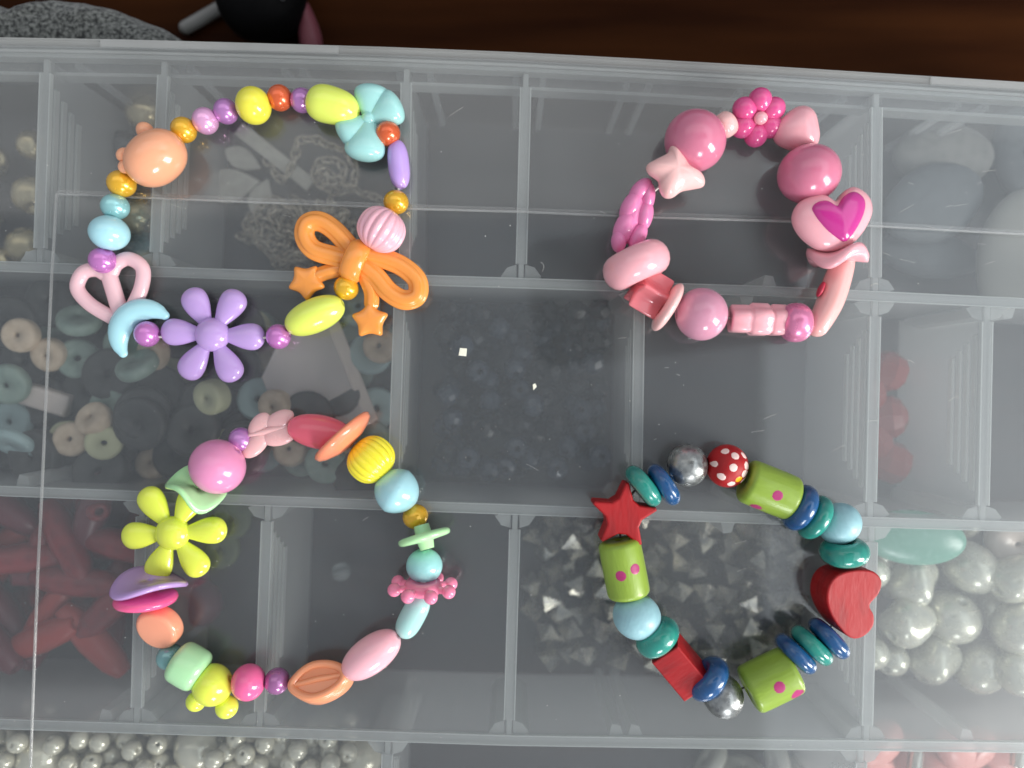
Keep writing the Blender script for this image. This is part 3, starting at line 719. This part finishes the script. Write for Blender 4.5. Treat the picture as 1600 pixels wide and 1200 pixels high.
def loose(name, me, p, rot, label, cat, group):
    return obj(name, me, None, p, rot, label=label, cat=cat, group=group)
rr = lambda a=PI: (random.uniform(-a, a), random.uniform(-a, a), random.uniform(-PI, PI))

# black faceted beads
def facet(R, n=8):
    return lathe([(-R * .9, R * .28), (-R * .66, R * .74), (-R * .3, R * .96), (R * .3, R * .96), (R * .66, R * .74), (R * .9, R * .28)], n, True)
blk = plastic('black_glass', rgb(46, 54, 66), rough=.24)
bme = mesh('black_faceted_bead', facet(3.7, 10), blk, smooth=False)
bme2 = mesh('black_faceted_bead', facet(3.8, 8), plastic('black_satin', rgb(10, 13, 18), rough=.24), smooth=False)
P = Pile(668, 962, 462, 752)
for i in range(118):
    loose('faceted_bead', bme if i % 2 else bme2, P.drop(3.75, 6), rr(), 'small black faceted bead in the middle compartment', 'bead', 'black faceted beads in the middle compartment')
# pyramid studs
def octa(R, h):
    V = [(R, 0, 0), (0, R, 0), (-R, 0, 0), (0, -R, 0), (0, 0, h), (0, 0, -h)]
    return V, [(0, 1, 4), (1, 2, 4), (2, 3, 4), (3, 0, 4), (1, 0, 5), (2, 1, 5), (3, 2, 5), (0, 3, 5)]
stm = plastic('gunmetal', rgb(128, 127, 122), rough=.25, metal=.8, col2=rgb(206, 198, 178), nlo=.4, nhi=.75, nscale=130)
sme = mesh('gunmetal_pyramid_bead', octa(4.7, 4.5), stm, smooth=False)
P = Pile(806, 1262, 762, 1040)
for i in range(150):
    loose('pyramid_bead', sme, P.drop(3.4, 10), rr(.6) if i % 2 else rr(), 'gunmetal square pyramid bead under the wooden bracelet', 'bead', 'gunmetal pyramid beads under the wooden bracelet')
# red spindle beads
rdm = [plastic('spindle_red', rgb(132, 22, 30), rough=.35, col2=rgb(108, 16, 26)), plastic('spindle_brick', rgb(158, 46, 38), rough=.35), plastic('spindle_wine', rgb(92, 16, 32), rough=.35)]
spm = [mesh('red_spindle_bead', lathe([(-14, 1.3), (-13.6, 2.5), (-9, 4), (0, 4.7), (9, 4), (13.6, 2.5), (14, 1.3)], 20, True), m) for m in rdm]
P = Pile(-210, 300, 745, 985)
for k in range(50):
    r = 4.6; p = P.drop(r * 1.5, 12, (at(-150, 0, FL).x, at(285, 0, FL).x, at(0, 1000, FL).y, at(0, 740, FL).y))
    p.z = min(p.z - r * .5, 26)
    up = random.random() < .26
    loose('spindle_bead', spm[k % 3], p, (0, rad(random.uniform(40, 58)) if up else random.uniform(-.25, .25), random.choice((.5, .9, 2.2, 1.2, .2, 2.8)) + random.uniform(-.4, .4)),
          ['deep red spindle bead in the left compartment', 'brick red spindle bead in the left compartment', 'wine red spindle bead in the left compartment'][k % 3], 'bead', ['deep red spindle beads', 'brick red spindle beads', 'wine red spindle beads'][k % 3])
# wooden disc beads
def disc(R, t): return lathe(tube_prof(t / 2, R, min(1.4, t * .4), R * .17), 24, True)
DK = {'tan': plastic('disc_tan', rgb(204, 182, 158), rough=.6, col2=rgb(186, 164, 140)), 'green': plastic('disc_green', rgb(138, 156, 144), rough=.5, col2=rgb(120, 140, 130)), 'dark': plastic('disc_dark', rgb(52, 50, 48), rough=.5, col2=rgb(38, 37, 36)), 'olive': plastic('disc_olive', rgb(184, 182, 146), rough=.6), 'aqua': plastic('disc_aqua', rgb(150, 172, 172), rough=.5)}
DL = {'tan': ('small tan wooden disc bead in the mixed wooden bead compartment', 'tan wooden disc beads'), 'green': ('grey green disc bead in the mixed wooden bead compartment', 'grey green disc beads'), 'dark': ('large dark brown disc bead in the mixed wooden bead compartment', 'dark brown disc beads'), 'olive': ('pale olive wooden barrel bead in the mixed wooden bead compartment', 'pale olive barrel beads'), 'aqua': ('flat pale blue ring bead in the mixed wooden bead compartment', 'pale blue ring beads')}
DS = {'tan': (5.1, 5), 'green': (6.2, 4.2), 'dark': (8.0, 5.2), 'olive': (5.2, 6), 'aqua': (6.6, 3.2)}
DM = {k: mesh(k + '_disc_bead', disc(*DS[k]), DK[k]) for k in DK}
def wdisc(P, kind, p, tilt, rz): 
    return loose('disc_bead', DM[kind], p, (0, PI / 2 + tilt, rz), DL[kind][0], 'bead', DL[kind][1])
P = Pile(-230, 645, 470, 745)
for i in range(125):
    kd = random.choice(('tan', 'green', 'dark', 'green', 'dark', 'olive', 'dark', 'dark', 'aqua'))
    R, t = DS[kd]; p = P.drop((R + t / 2) * .6, 8); wdisc(P, kd, p, random.uniform(-.4, .4), random.uniform(0, 6.3))
for (x, y, kd, tl) in ((25, 523, 'tan', .1), (62, 553, 'tan', .25), (52, 466, 'dark', .1), (85, 690, 'tan', .2), (150, 655, 'tan', .5), (152, 692, 'olive', .5), (240, 723, 'tan', .15), (230, 572, 'green', .9), (156, 585, 'dark', .1), (200, 664, 'dark', .15), (284, 676, 'dark', .2),
                    (425, 635, 'tan', .3), (456, 702, 'tan', .25), (512, 722, 'green', .2), (594, 541, 'tan', .12), (30, 600, 'green', .3), (120, 500, 'green', .9), (40, 690, 'aqua', .9), (330, 620, 'olive', .4), (380, 700, 'dark', .3), (560, 745, 'dark', .5), (330, 700, 'olive', .6), (95, 760, 'dark', .4), (170, 735, 'dark', .3), (400, 560, 'tan', .4), (560, 480, 'aqua', .4)):
    R, t = DS[kd]; p = P.pix(x, y, R * .62, 16); o = wdisc(P, kd, p, tl, random.uniform(0, 6.3))
    if x == 594: o['label'] = 'tan wooden disc bead just below the star on the orange bow tail'
tagm = plastic('tag_grey', rgb(176, 166, 164), rough=.5); tage = plastic('tag_edge', rgb(206, 192, 184), rough=.5)
tp = at(500, 600, 26)
tg = obj('stone_tag', mesh('stone_tag', slab([(-15, -17), (11, -17), (11, 17), (-6, 17), (-15, 8)], 2.2, .5), tagm, smooth=False), None, tp, (rad(6), rad(14), rad(22)), label='flat pinkish grey stone tag leaning on the wooden disc beads', cat='tag')
obj('edge_strip', mesh('edge_strip', slab([(8.3, -16.6), (12.3, -16.6), (12.3, 16.6), (8.3, 16.6)], 3.0, .6), tage, smooth=False), tg)
obj('stone_bar', mesh('stone_bar', slab([(-8, -3.4), (8, -3.4), (8, 3.4), (-8, 3.4)], 5, 1.2), tage), None, at(68, 622, 24), (.15, .1, rad(-18)), label='pinkish grey stone bar among the wooden disc beads', cat='stone')

# pearls: bottom left, right, upper left
pw = plastic('pearl_white', rgb(224, 218, 198), rough=.15, metal=.3, coat=.8)
pm = mesh('white_pearl', bead(2.9, 3, .55, 18, 12), pw); pl = mesh('large_white_pearl', bead(7.2, 7.6, .8, 28, 16), pw)
P = Pile(-110, 600, 1072, 1235)
for i in range(11): loose('pearl', pl, P.drop(7.6, 8), rr(), 'large white pearl among the small pearls at the front left', 'pearl', 'large white pearls at the front left')
for (x, y) in ((300, 1180), (40, 1200), (432, 1172), (560, 1185)):
    loose('pearl', pl, P.pix(x, y, 7.6, 14), rr(), 'large white pearl among the small pearls at the front left', 'pearl', 'large white pearls at the front left')
for i in range(230): loose('pearl', pm, P.drop(3, 9), rr(), 'small white pearl in the front left compartment', 'pearl', 'small white pearls at the front left')
ps = plastic('pearl_silver', rgb(214, 212, 192), rough=.24, metal=.35, coat=.6, col2=rgb(198, 198, 184))
big = mesh('silver_pearl', bead(7.6, 8.6, .9, 30, 16), ps); mid = mesh('silver_pearl_mid', bead(5, 5.2, .8, 24, 14), ps)
nug = mesh('silver_nugget', bead(7.8, 6.6, .9, 26, 16, p=3, q=2.6, mod=lambda x, r, t: (r * (1 + .1 * cos(3 * t + x * .3)), x)), ps)
drp = mesh('silver_drop', bead(8, 5, .9, 24, 14, mod=lambda x, r, t: (r * (1 - .035 * x), x)), ps)
P = Pile(1275, 1760, 778, 1040)
def sp(kind, p):
    me, nm, lb, gr = {'b': (big, 'pearl', 'large silvery pearl in the right compartment', 'large silvery pearls'), 'm': (mid, 'pearl', 'small silvery pearl in the right compartment', 'small silvery pearls'),
                      'n': (nug, 'nugget_bead', 'silvery nugget bead in the right compartment', 'silvery nugget beads'), 'd': (drp, 'drop_bead', 'silvery drop bead in the right compartment', 'silvery drop beads')}[kind]
    loose(nm, me, p, rr(.7), lb, 'bead', gr)
for i in range(17):
    k = random.choice('bbmndm'); sp(k, P.drop({'b': 8, 'm': 5, 'n': 6.6, 'd': 5}[k], 10))
for (x, y, k) in ((1520, 888, 'b'), (1488, 964, 'b'), (1420, 903, 'n'), (1555, 950, 'd'), (1460, 1030, 'n'), (1530, 1040, 'b'), (1407, 1040, 'm'), (1375, 1030, 'm'), (1590, 980, 'b'), (1375, 900, 'm'), (1590, 905, 'n'), (1425, 975, 'n'), (1590, 1045, 'n')):
    sp(k, P.pix(x, y, {'b': 8, 'm': 5, 'n': 6.6, 'd': 5}[k], 20))
obj('flat_stone', mesh('flat_stone', inflate([(15 * cos(t), 8.4 * sin(t)) for t in [2 * PI * k / 40 for k in range(40)]], 3.4, 2.4, 2), plastic('aqua_stone', rgb(96, 158, 138), rough=.25)), None, at(1426, 840, 33), (.2, -.1, rad(-6)), label='sea green oval stone at the back of the silvery pearls', cat='stone')
obj('flat_stone', mesh('flat_stone', lathe(tube_prof(3.4, 8, 2.4, 1), 30, True), plastic('blush_stone', rgb(206, 190, 178), rough=.3)), None, at(1585, 846, 24), (0, PI / 2 - .3, .4), label='blush round stone bead at the back of the silvery pearls', cat='stone')
# brassy metal beads upper left
pb = plastic('pearl_brass', rgb(206, 190, 150), rough=.22, metal=.7, coat=.4, col2=rgb(178, 164, 130))
br = mesh('brassy_bead', bead(6, 6.4, 2.0, 28, 14), pb); brs = mesh('small_brassy_bead', bead(4.6, 5, 1.6, 26, 14), pb)
for (x, y, big_) in ((52, 228, 0), (52, 306, 1), (42, 385, 1), (-20, 250, 1), (-30, 340, 1), (8, 410, 0)):
    loose('metal_bead', br if big_ else brs, at(x, y, FL + 7), (.4, .5, random.uniform(0, 6)), 'champagne metal bead in the narrow upper left compartment', 'bead', 'champagne metal beads, narrow upper left compartment')
dkb = mesh('dark_metal_bead', bead(5.6, 6, 1.6, 26, 14), plastic('metal_dark', rgb(84, 86, 88), rough=.25, metal=.6))
for (x, y, kd) in ((190, 232, 1), (228, 178, 0), (216, 340, 0), (206, 395, 1), (236, 300, 1), (232, 420, 0), (250, 232, 0), (170, 300, 1)):
    if kd: loose('metal_bead', dkb, at(x, y, FL + 6), rr(.8), 'dark grey metal bead in the upper left compartment', 'bead', 'dark grey metal beads, upper left compartment')
    else: loose('metal_bead', br, at(x, y, FL + 7), rr(.8), 'brassy metal bead beside the dark grey beads, upper left', 'bead', 'brassy metal beads beside dark grey beads')

# grey stones upper right
gs = [plastic('stone_grey', rgb(122, 120, 115), rough=.6, col2=rgb(108, 107, 103)), plastic('stone_slate', rgb(88, 93, 96), rough=.6, col2=rgb(78, 83, 86)), plastic('stone_pale', rgb(136, 134, 127), rough=.6)]
for i, (x, y, a, b, rz, z, m, lb) in enumerate(((1474, 244, 17, 10.5, -4, 16, 0, 'warm grey oval flat stone at the back of the upper right compartment'), (1458, 318, 17, 12, 20, 20, 1, 'slate grey flat stone in the middle of the upper right compartment'),
        (1452, 398, 17, 7.5, -6, 12, 1, 'long slate grey stone at the front of the upper right compartment'), (1590, 395, 13, 20, -12, 22, 2, 'pale tall stone by the right edge of the upper compartment'), (1600, 240, 11, 15, 10, 12, 1, 'slate stone with a drilled hole, upper right corner'), (1690, 300, 16, 22, 0, 14, 0, 'big warm grey stone beyond the drilled slate stone'))):
    o = obj('flat_stone', mesh('flat_stone', inflate([(a * cos(t) * (1 + .06 * sin(2 * t + i)), b * sin(t)) for t in [2 * PI * k / 44 for k in range(44)]], 4.2, 2.8, 2), gs[m]), None, at(x, y, z), (.1, .12, rad(rz)), label=lb, cat='stone', group='flat grey stones')
    if i == 4: obj('drilled_hole', mesh('drilled_hole', ellipsoid(1.3, 1.5, .7), plastic('hole_dark', rgb(40, 42, 44), rough=.8)), o, (-2.6, 0, 4.2))
# red glass beads
rg = plastic('red_glass', rgb(206, 66, 56), rough=.12, coat=.5, trans=.35)
for i, (x, y) in enumerate(((1384, 580), (1384, 652), (1390, 722), (1350, 615), (1360, 690))):
    loose('faceted_bead', mesh('red_glass_bead', facet(7.2, 9), rg, smooth=False), at(x, y, FL + 8), rr(.5), 'red glass bead in the compartment right of the empty one', 'bead', 'red glass beads')
# nearly empty compartments
gd = plastic('disc_moss', rgb(92, 104, 70), rough=.5)
for (x, y) in ((362, 812), (344, 858), (380, 780)):
    loose('disc_bead', mesh('moss_disc_bead', disc(6.4, 3), gd), at(x, y, FL + 2), (0, PI / 2 + .1, 1), 'moss green disc bead beside the yellow flower', 'bead', 'moss green disc beads')
obj('round_bead', mesh('round_bead', bead(7, 7.6, 1, 28, 16), plastic('bead_plum', rgb(96, 52, 66), rough=.35)), None, at(312, 942, FL + 8), (.2, .5, .4), label='dull plum round bead right of the violet wavy disc', cat='bead')
for (x, y, r) in ((694, 880, 4), (712, 893, 3.2), (700, 905, 3)):
    loose('round_bead', mesh('plum_glass_bead', bead(r, r, .7, 20, 12), plastic('plum_glass', rgb(96, 40, 62), rough=.15, coat=.5, trans=.5)), at(x, y, FL + r), rr(), 'tiny plum glass bead right of the pink wheel bead', 'bead', 'tiny plum glass beads')
obj('glass_chip', mesh('glass_chip', facet(3.4, 6), plastic('clear_glass', rgb(200, 206, 206), rough=.08, trans=.7), smooth=False), None, at(533, 893, FL + 3), (.4, .3, .2), label='small clear glass chip in the empty compartment inside the yellow flower bracelet', cat='glass chip')
# pink beads bottom right
pk = [plastic('front_pink', rgb(226, 150, 142), rough=.3, sss=.1), plastic('front_blush', rgb(214, 178, 166), rough=.3)]
ph = mesh('pink_heart_bead', inflate(heart_ol(11), 5, 2.6, 2), pk[0]); pr_ = mesh('blush_bead', bead(6, 6.4, 1, 26, 14), pk[1])
for i, (x, y) in enumerate(((1400, 1180), (1440, 1200), (1500, 1176), (1545, 1195), (1590, 1180), (1465, 1230), (1375, 1225), (1530, 1240), (1360, 1175))):
    loose('heart_bead', ph, at(x, y, FL + 7 + 6 * (i % 3)), (random.uniform(-.4, .4), random.uniform(-.4, .4), random.uniform(0, 6)), 'salmon pink bead at the front right corner', 'bead', 'salmon pink beads, front right corner')
sl = mesh('silver_tube_bead', lathe(tube_prof(4, 2.2, .5, 1), 20, True), plastic('silver_small', rgb(190, 186, 176), rough=.2, metal=.9))
for (x, y) in ((1430, 1192), (1592, 1178)):
    loose('tube_bead', sl, at(x, y, 24), (0, .4, 1.2), 'small silver tube bead among the salmon pink beads', 'bead', 'small silver tube beads')
cm = plastic('cream_disc', rgb(196, 194, 182), rough=.4)
for i, (x, y) in enumerate(((1110, 1190), (1160, 1205), (1215, 1192), (1265, 1208), (1135, 1240), (1240, 1240))):
    loose('disc_bead', mesh('cream_disc_bead', disc(7, 4), cm), at(x, y, FL + 4), rr(.3), 'cream disc bead in the front compartment left of the salmon beads', 'bead', 'cream disc beads in the front compartment')

# ------------------------------------------------------------------ chains, leaf pendant and strip, upper left
chm = plastic('chain_metal', rgb(226, 216, 196), rough=.2, metal=.45, col2=rgb(150, 140, 124), nscale=700)
lk = mesh('chain_link', sweep([Vector((2.0 * cos(t), 1.35 * sin(t), 0)) for t in [2 * PI * k / 12 for k in range(12)]], .46, 6, True), chm)
def chain(path, label, step=2.5):
    root = empty('chain', path[0], label=label, cat='chain'); o0 = Vector(path[0])
    acc, k, last = 0, 0, path[0]
    for p in path[1:]:
        acc += (p - last).length
        if acc >= step:
            d = (p - last).normalized(); acc = 0
            rz = math.atan2(d.y, d.x); ry = -math.asin(max(-1, min(1, d.z)))
            e = Euler((rad(45 if k % 2 else -45) + random.uniform(-.3, .3), ry, rz))
            obj('link', lk, root, p - o0, e); k += 1
            if k >= 290: break
        last = p
def pxpath(pts, n=60, z=6): return catmull([tuple(at(x, y, zz)) for x, y, zz in pts], n)
up = [(412, 246, 8), (425, 262, 9), (438, 280, 10), (452, 268, 11), (462, 240, 12), (465, 222, 13), (490, 218, 13), (515, 228, 12), (540, 238, 12), (555, 262, 11), (550, 290, 10), (530, 300, 9), (505, 292, 12), (492, 275, 13), (498, 255, 14), (520, 250, 13), (536, 262, 12), (532, 280, 12), (512, 284, 14), (508, 268, 15), (560, 300, 7), (590, 310, 6), (600, 330, 5)]
chain(pxpath(up, 40), 'silver chain coiled beside the grey leaf pendant')
def scribble(n, x0, x1, y0, y1, z0, z1, seed):
    rnd = random.Random(seed); out = []; x, y = (x0 + x1) / 2, (y0 + y1) / 2; a = 0
    for i in range(n):
        a += rnd.uniform(-1.5, 1.5); x += 26 * cos(a); y += 20 * sin(a)
        ex, ey = (x - (x0 + x1) / 2) / (x1 - x0) * 2, (y - (y0 + y1) / 2) / (y1 - y0) * 2; q = math.hypot(ex, ey)
        if q > 1: x = (x0 + x1) / 2 + ex / q * (x1 - x0) / 2; y = (y0 + y1) / 2 + ey / q * (y1 - y0) / 2; a += 2.2
        out.append((x, y, z0 + (z1 - z0) * i / n + rnd.uniform(-.8, .8)))
    return out
chain(pxpath(scribble(60, 372, 530, 310, 424, 4, 7, 3), 30), 'lower tangled silver chain under the orange bow')
chain(pxpath(scribble(60, 385, 550, 306, 415, 7, 11, 11), 30), 'middle tangled silver chain under the orange bow')
chain(pxpath(scribble(58, 400, 555, 318, 405, 10, 14, 23), 30), 'topmost tangled silver chain left of the orange bow')
lfm = plastic('leaf_pewter', rgb(196, 192, 182), rough=.45, metal=.15, col2=rgb(182, 178, 168))
lf = empty('leaf_pendant', at(390, 290, 5), label='pale grey metal pendant of three leaves beside the coiled chain', cat='pendant')
def leaf(L, wd): 
    return [(L * (u - .5), wd * sin(PI * u ** .8) * s) for s, us in ((-1, [k / 14 for k in range(15)]), (1, [1 - k / 14 for k in range(1, 14)])) for u in us]
for x, y, a, L, wd in ((380, 249, -28, 13.5, 3.6), (362, 290, 8, 19, 5.6), (408, 308, 68, 13, 3.8)):
    obj('leaf', mesh('leaf', slab(leaf(L, wd), 1.0, .25), lfm, smooth=False), lf, at(x, y, 8) - at(390, 290, 5), (0, 0, rad(a)))
obj('stem', mesh('stem', sweep([Vector((-5, 3, 2)), Vector((4, -2, 2)), Vector((9, -8, 2))], .5, 8), lfm), lf)
s0, s1 = at(372, 200, 12), at(487, 290, 9)
obj('metal_strip', mesh('metal_strip', slab([(-(s1 - s0).length / 2, -2.3), ((s1 - s0).length / 2, -2.3), ((s1 - s0).length / 2, 2.3), (-(s1 - s0).length / 2, 2.3)], .8, .2), lfm, smooth=False), None, (s0 + s1) / 2, (0, .06, math.atan2(s1.y - s0.y, s1.x - s0.x)), label='flat grey metal strip lying across the coiled chain', cat='metal strip')

# ------------------------------------------------------------------ chips and dust on the lid
chipm = plastic('chip_white', rgb(240, 238, 220), rough=.4)
obj('chip', mesh('chip', slab([(-1.0, -1.1), (1.1, -1.0), (1.0, 1.1), (-.9, 1.0)], .6, .1), chipm, smooth=False), None, at(723, 550, LID + .35), (0, 0, rad(-8)), label='tiny white square chip on the lid over the black beads', cat='chip')
obj('chip', mesh('chip', slab([(-.6, -.9), (.6, -.2), (.5, .8), (-.3, .7)], .4, .08), chipm, smooth=False), None, at(835, 604, LID + .25), (0, 0, .3), label='tiny pale chip on the lid right of the white square chip', cat='chip')
parts = []
for i in range(150):
    x, y = random.uniform(0, 1600), random.uniform(130, 1200); p = at(x, y, LID)
    s = random.choice((.08, .1, .12, .16))
    parts.append(xf(ellipsoid(s, s * random.uniform(.5, 1), s * .6, 6, 4), (p.x, p.y, LID + s * .6)))
for i in range(8):
    x, y = random.uniform(100, 1550), random.uniform(160, 1180); p = at(x, y, LID); a = random.uniform(0, 6.3); L = random.uniform(.6, 1.8)
    parts.append(sweep(catmull([(p.x - L * cos(a), p.y - L * sin(a), LID + .1), (p.x + .3, p.y + .2, LID + .2), (p.x + L * cos(a + .5), p.y + L * sin(a + .5), LID + .1)], 4), .035, 5))
for i in range(34):
    x, y = (random.uniform(1380, 1580), random.uniform(190, 420)) if i < 12 else (random.uniform(1000, 1340), random.uniform(560, 700)) if i < 18 else (random.uniform(60, 1560), random.uniform(160, 1180))
    p = at(x, y, LID); a = random.uniform(-.5, .6); L = random.uniform(.5, 2.2)
    parts.append(sweep([Vector((p.x - L * cos(a), p.y - L * sin(a), LID + .012)), Vector((p.x, p.y + .06, LID + .014)), Vector((p.x + L * cos(a), p.y + L * sin(a), LID + .012))], .022, 4, zs=.5))
obj('dust', mesh('dust', join(*parts), plastic('dust_grey', rgb(215, 212, 205), rough=.8)), kind='stuff', label='fine dust, lint and scratches on the clear lid', cat='dust')

# ------------------------------------------------------------------ things on the table behind the box
clm, t, out = nt('heather_cloth')
p_ = N(t, 'ShaderNodeBsdfPrincipled'); t.links.new(p_.outputs[0], out.inputs[0]); p_.inputs['Roughness'].default_value = .95; p_.inputs['Sheen Weight'].default_value = .3
n_ = N(t, 'ShaderNodeTexNoise'); n_.inputs['Scale'].default_value = 900; n_.inputs['Detail'].default_value = 4
t.links.new(objcoord(t), n_.inputs['Vector'])
r_ = N(t, 'ShaderNodeValToRGB'); r_.color_ramp.elements[0].position = .36; r_.color_ramp.elements[0].color = rgb(34, 36, 36); r_.color_ramp.elements[1].position = .66; r_.color_ramp.elements[1].color = rgb(126, 128, 124)
t.links.new(n_.outputs[0], r_.inputs[0]); t.links.new(r_.outputs[0], p_.inputs['Base Color'])
b_ = N(t, 'ShaderNodeBump'); b_.inputs['Strength'].default_value = .8; b_.inputs['Distance'].default_value = .0008
t.links.new(n_.outputs[0], b_.inputs['Height']); t.links.new(b_.outputs[0], p_.inputs['Normal'])
zc = 26
ol = [at(x, y, zc) for x, y in ((-330, 70), (-300, -10), (-160, -30), (-60, -8), (0, 10), (36, 22), (60, 12), (95, 3), (140, 8), (195, 22), (240, 38), (272, 54), (290, 75), (240, 95), (120, 98), (0, 98), (-180, 98))]
cen = at(0, 60, zc)
olc = [(q.x - cen.x, q.y - cen.y) for q in catmull([tuple(q) for q in ol], 5, True)]
cv, cf = inflate(olc, 9, 3, 2, 12, hb=24)
cv = [(x, y, z + (2.2 * mnoise.noise(Vector((x * .07, y * .1, z * .05))) + .8 * mnoise.noise(Vector((x * .3, y * .3, z * .2))) if z > -12 else 0)) for x, y, z in cv]
obj('cloth', mesh('cloth', (cv, cf), clm), None, (cen.x, cen.y, 24.4), label='dark grey heathered cloth bunched up behind the box', cat='cloth')
bkm = plastic('black_soft', rgb(2, 2, 3), rough=.7)
bkm.node_tree.nodes['Principled BSDF'].inputs['Specular IOR Level'].default_value = .1
bp = at(408, -22, 12)
bc = obj('black_case', mesh('black_case', xf(inflate([(14.2 * math.copysign(abs(cos(t)) ** .8, cos(t)), 17 * math.copysign(abs(sin(t)) ** .8, sin(t))) for t in [2 * PI * k / 40 for k in range(40)]], 12, 3, 2.4), (0, 0, 0)), bkm), None, (bp.x, bp.y, 12.1), label='black rounded case on the table behind the box', cat='case')
obj('sheen_strip', mesh('sheen_strip', sweep([Vector((3, 6, 11.6)), Vector((8, -3, 11.2)), Vector((10, -9, 9.6))], .9, 8), plastic('case_highlight', rgb(60, 60, 60), rough=.4)), bc)  # grey strip modelled as the glossy highlight on the case
q = at(482, 44, 6)
obj('pink_wrapper', mesh('pink_wrapper', inflate([(3.4 * cos(t) * (1 - .5 * sin(t)), 10 * sin(t)) for t in [2 * PI * k / 30 for k in range(30)]], 5, 2.4, 2), plastic('wrapper_pink', rgb(104, 50, 60), rough=.6)), None, (q.x, q.y, 5.2), (0, 0, rad(8)), label='dusty pink wrapper beside the black case', cat='wrapper')
a0, a1 = at(278, 30, 8), at(372, -24, 8)
obj('grey_stick', mesh('grey_stick', sweep([a0 - a0, (a1 - a0) * .5, a1 - a0], 2.2, 14), plastic('stick_grey', rgb(120, 120, 118), rough=.4)), None, (a0.x, a0.y, 2.3), label='pale grey stick pointing at the cloth, behind the box', cat='stick')

# ------------------------------------------------------------------ unseen phone, added to darken the lid's reflection inside the pink bracelet
phm = plastic('phone_glass', rgb(14, 14, 16), rough=.2)
pho = [(x, y) for cx, cy, a0 in ((74, 36, 0), (-74, 36, 90), (-74, -36, 180), (74, -36, 270)) for x, y in [(cx - math.copysign(11, cx) + 11 * cos(rad(a0 + 15 * k)), cy - math.copysign(11, cy) + 11 * sin(rad(a0 + 15 * k))) for k in range(7)]]
obj('phone', mesh('phone', slab(pho, 8, 2), phm), None, (84, 52, LID + HC + 7), (0, 0, rad(7)), label='dark phone added out of view over the box, darkening the lid reflection inside the pink bracelet', cat='phone')
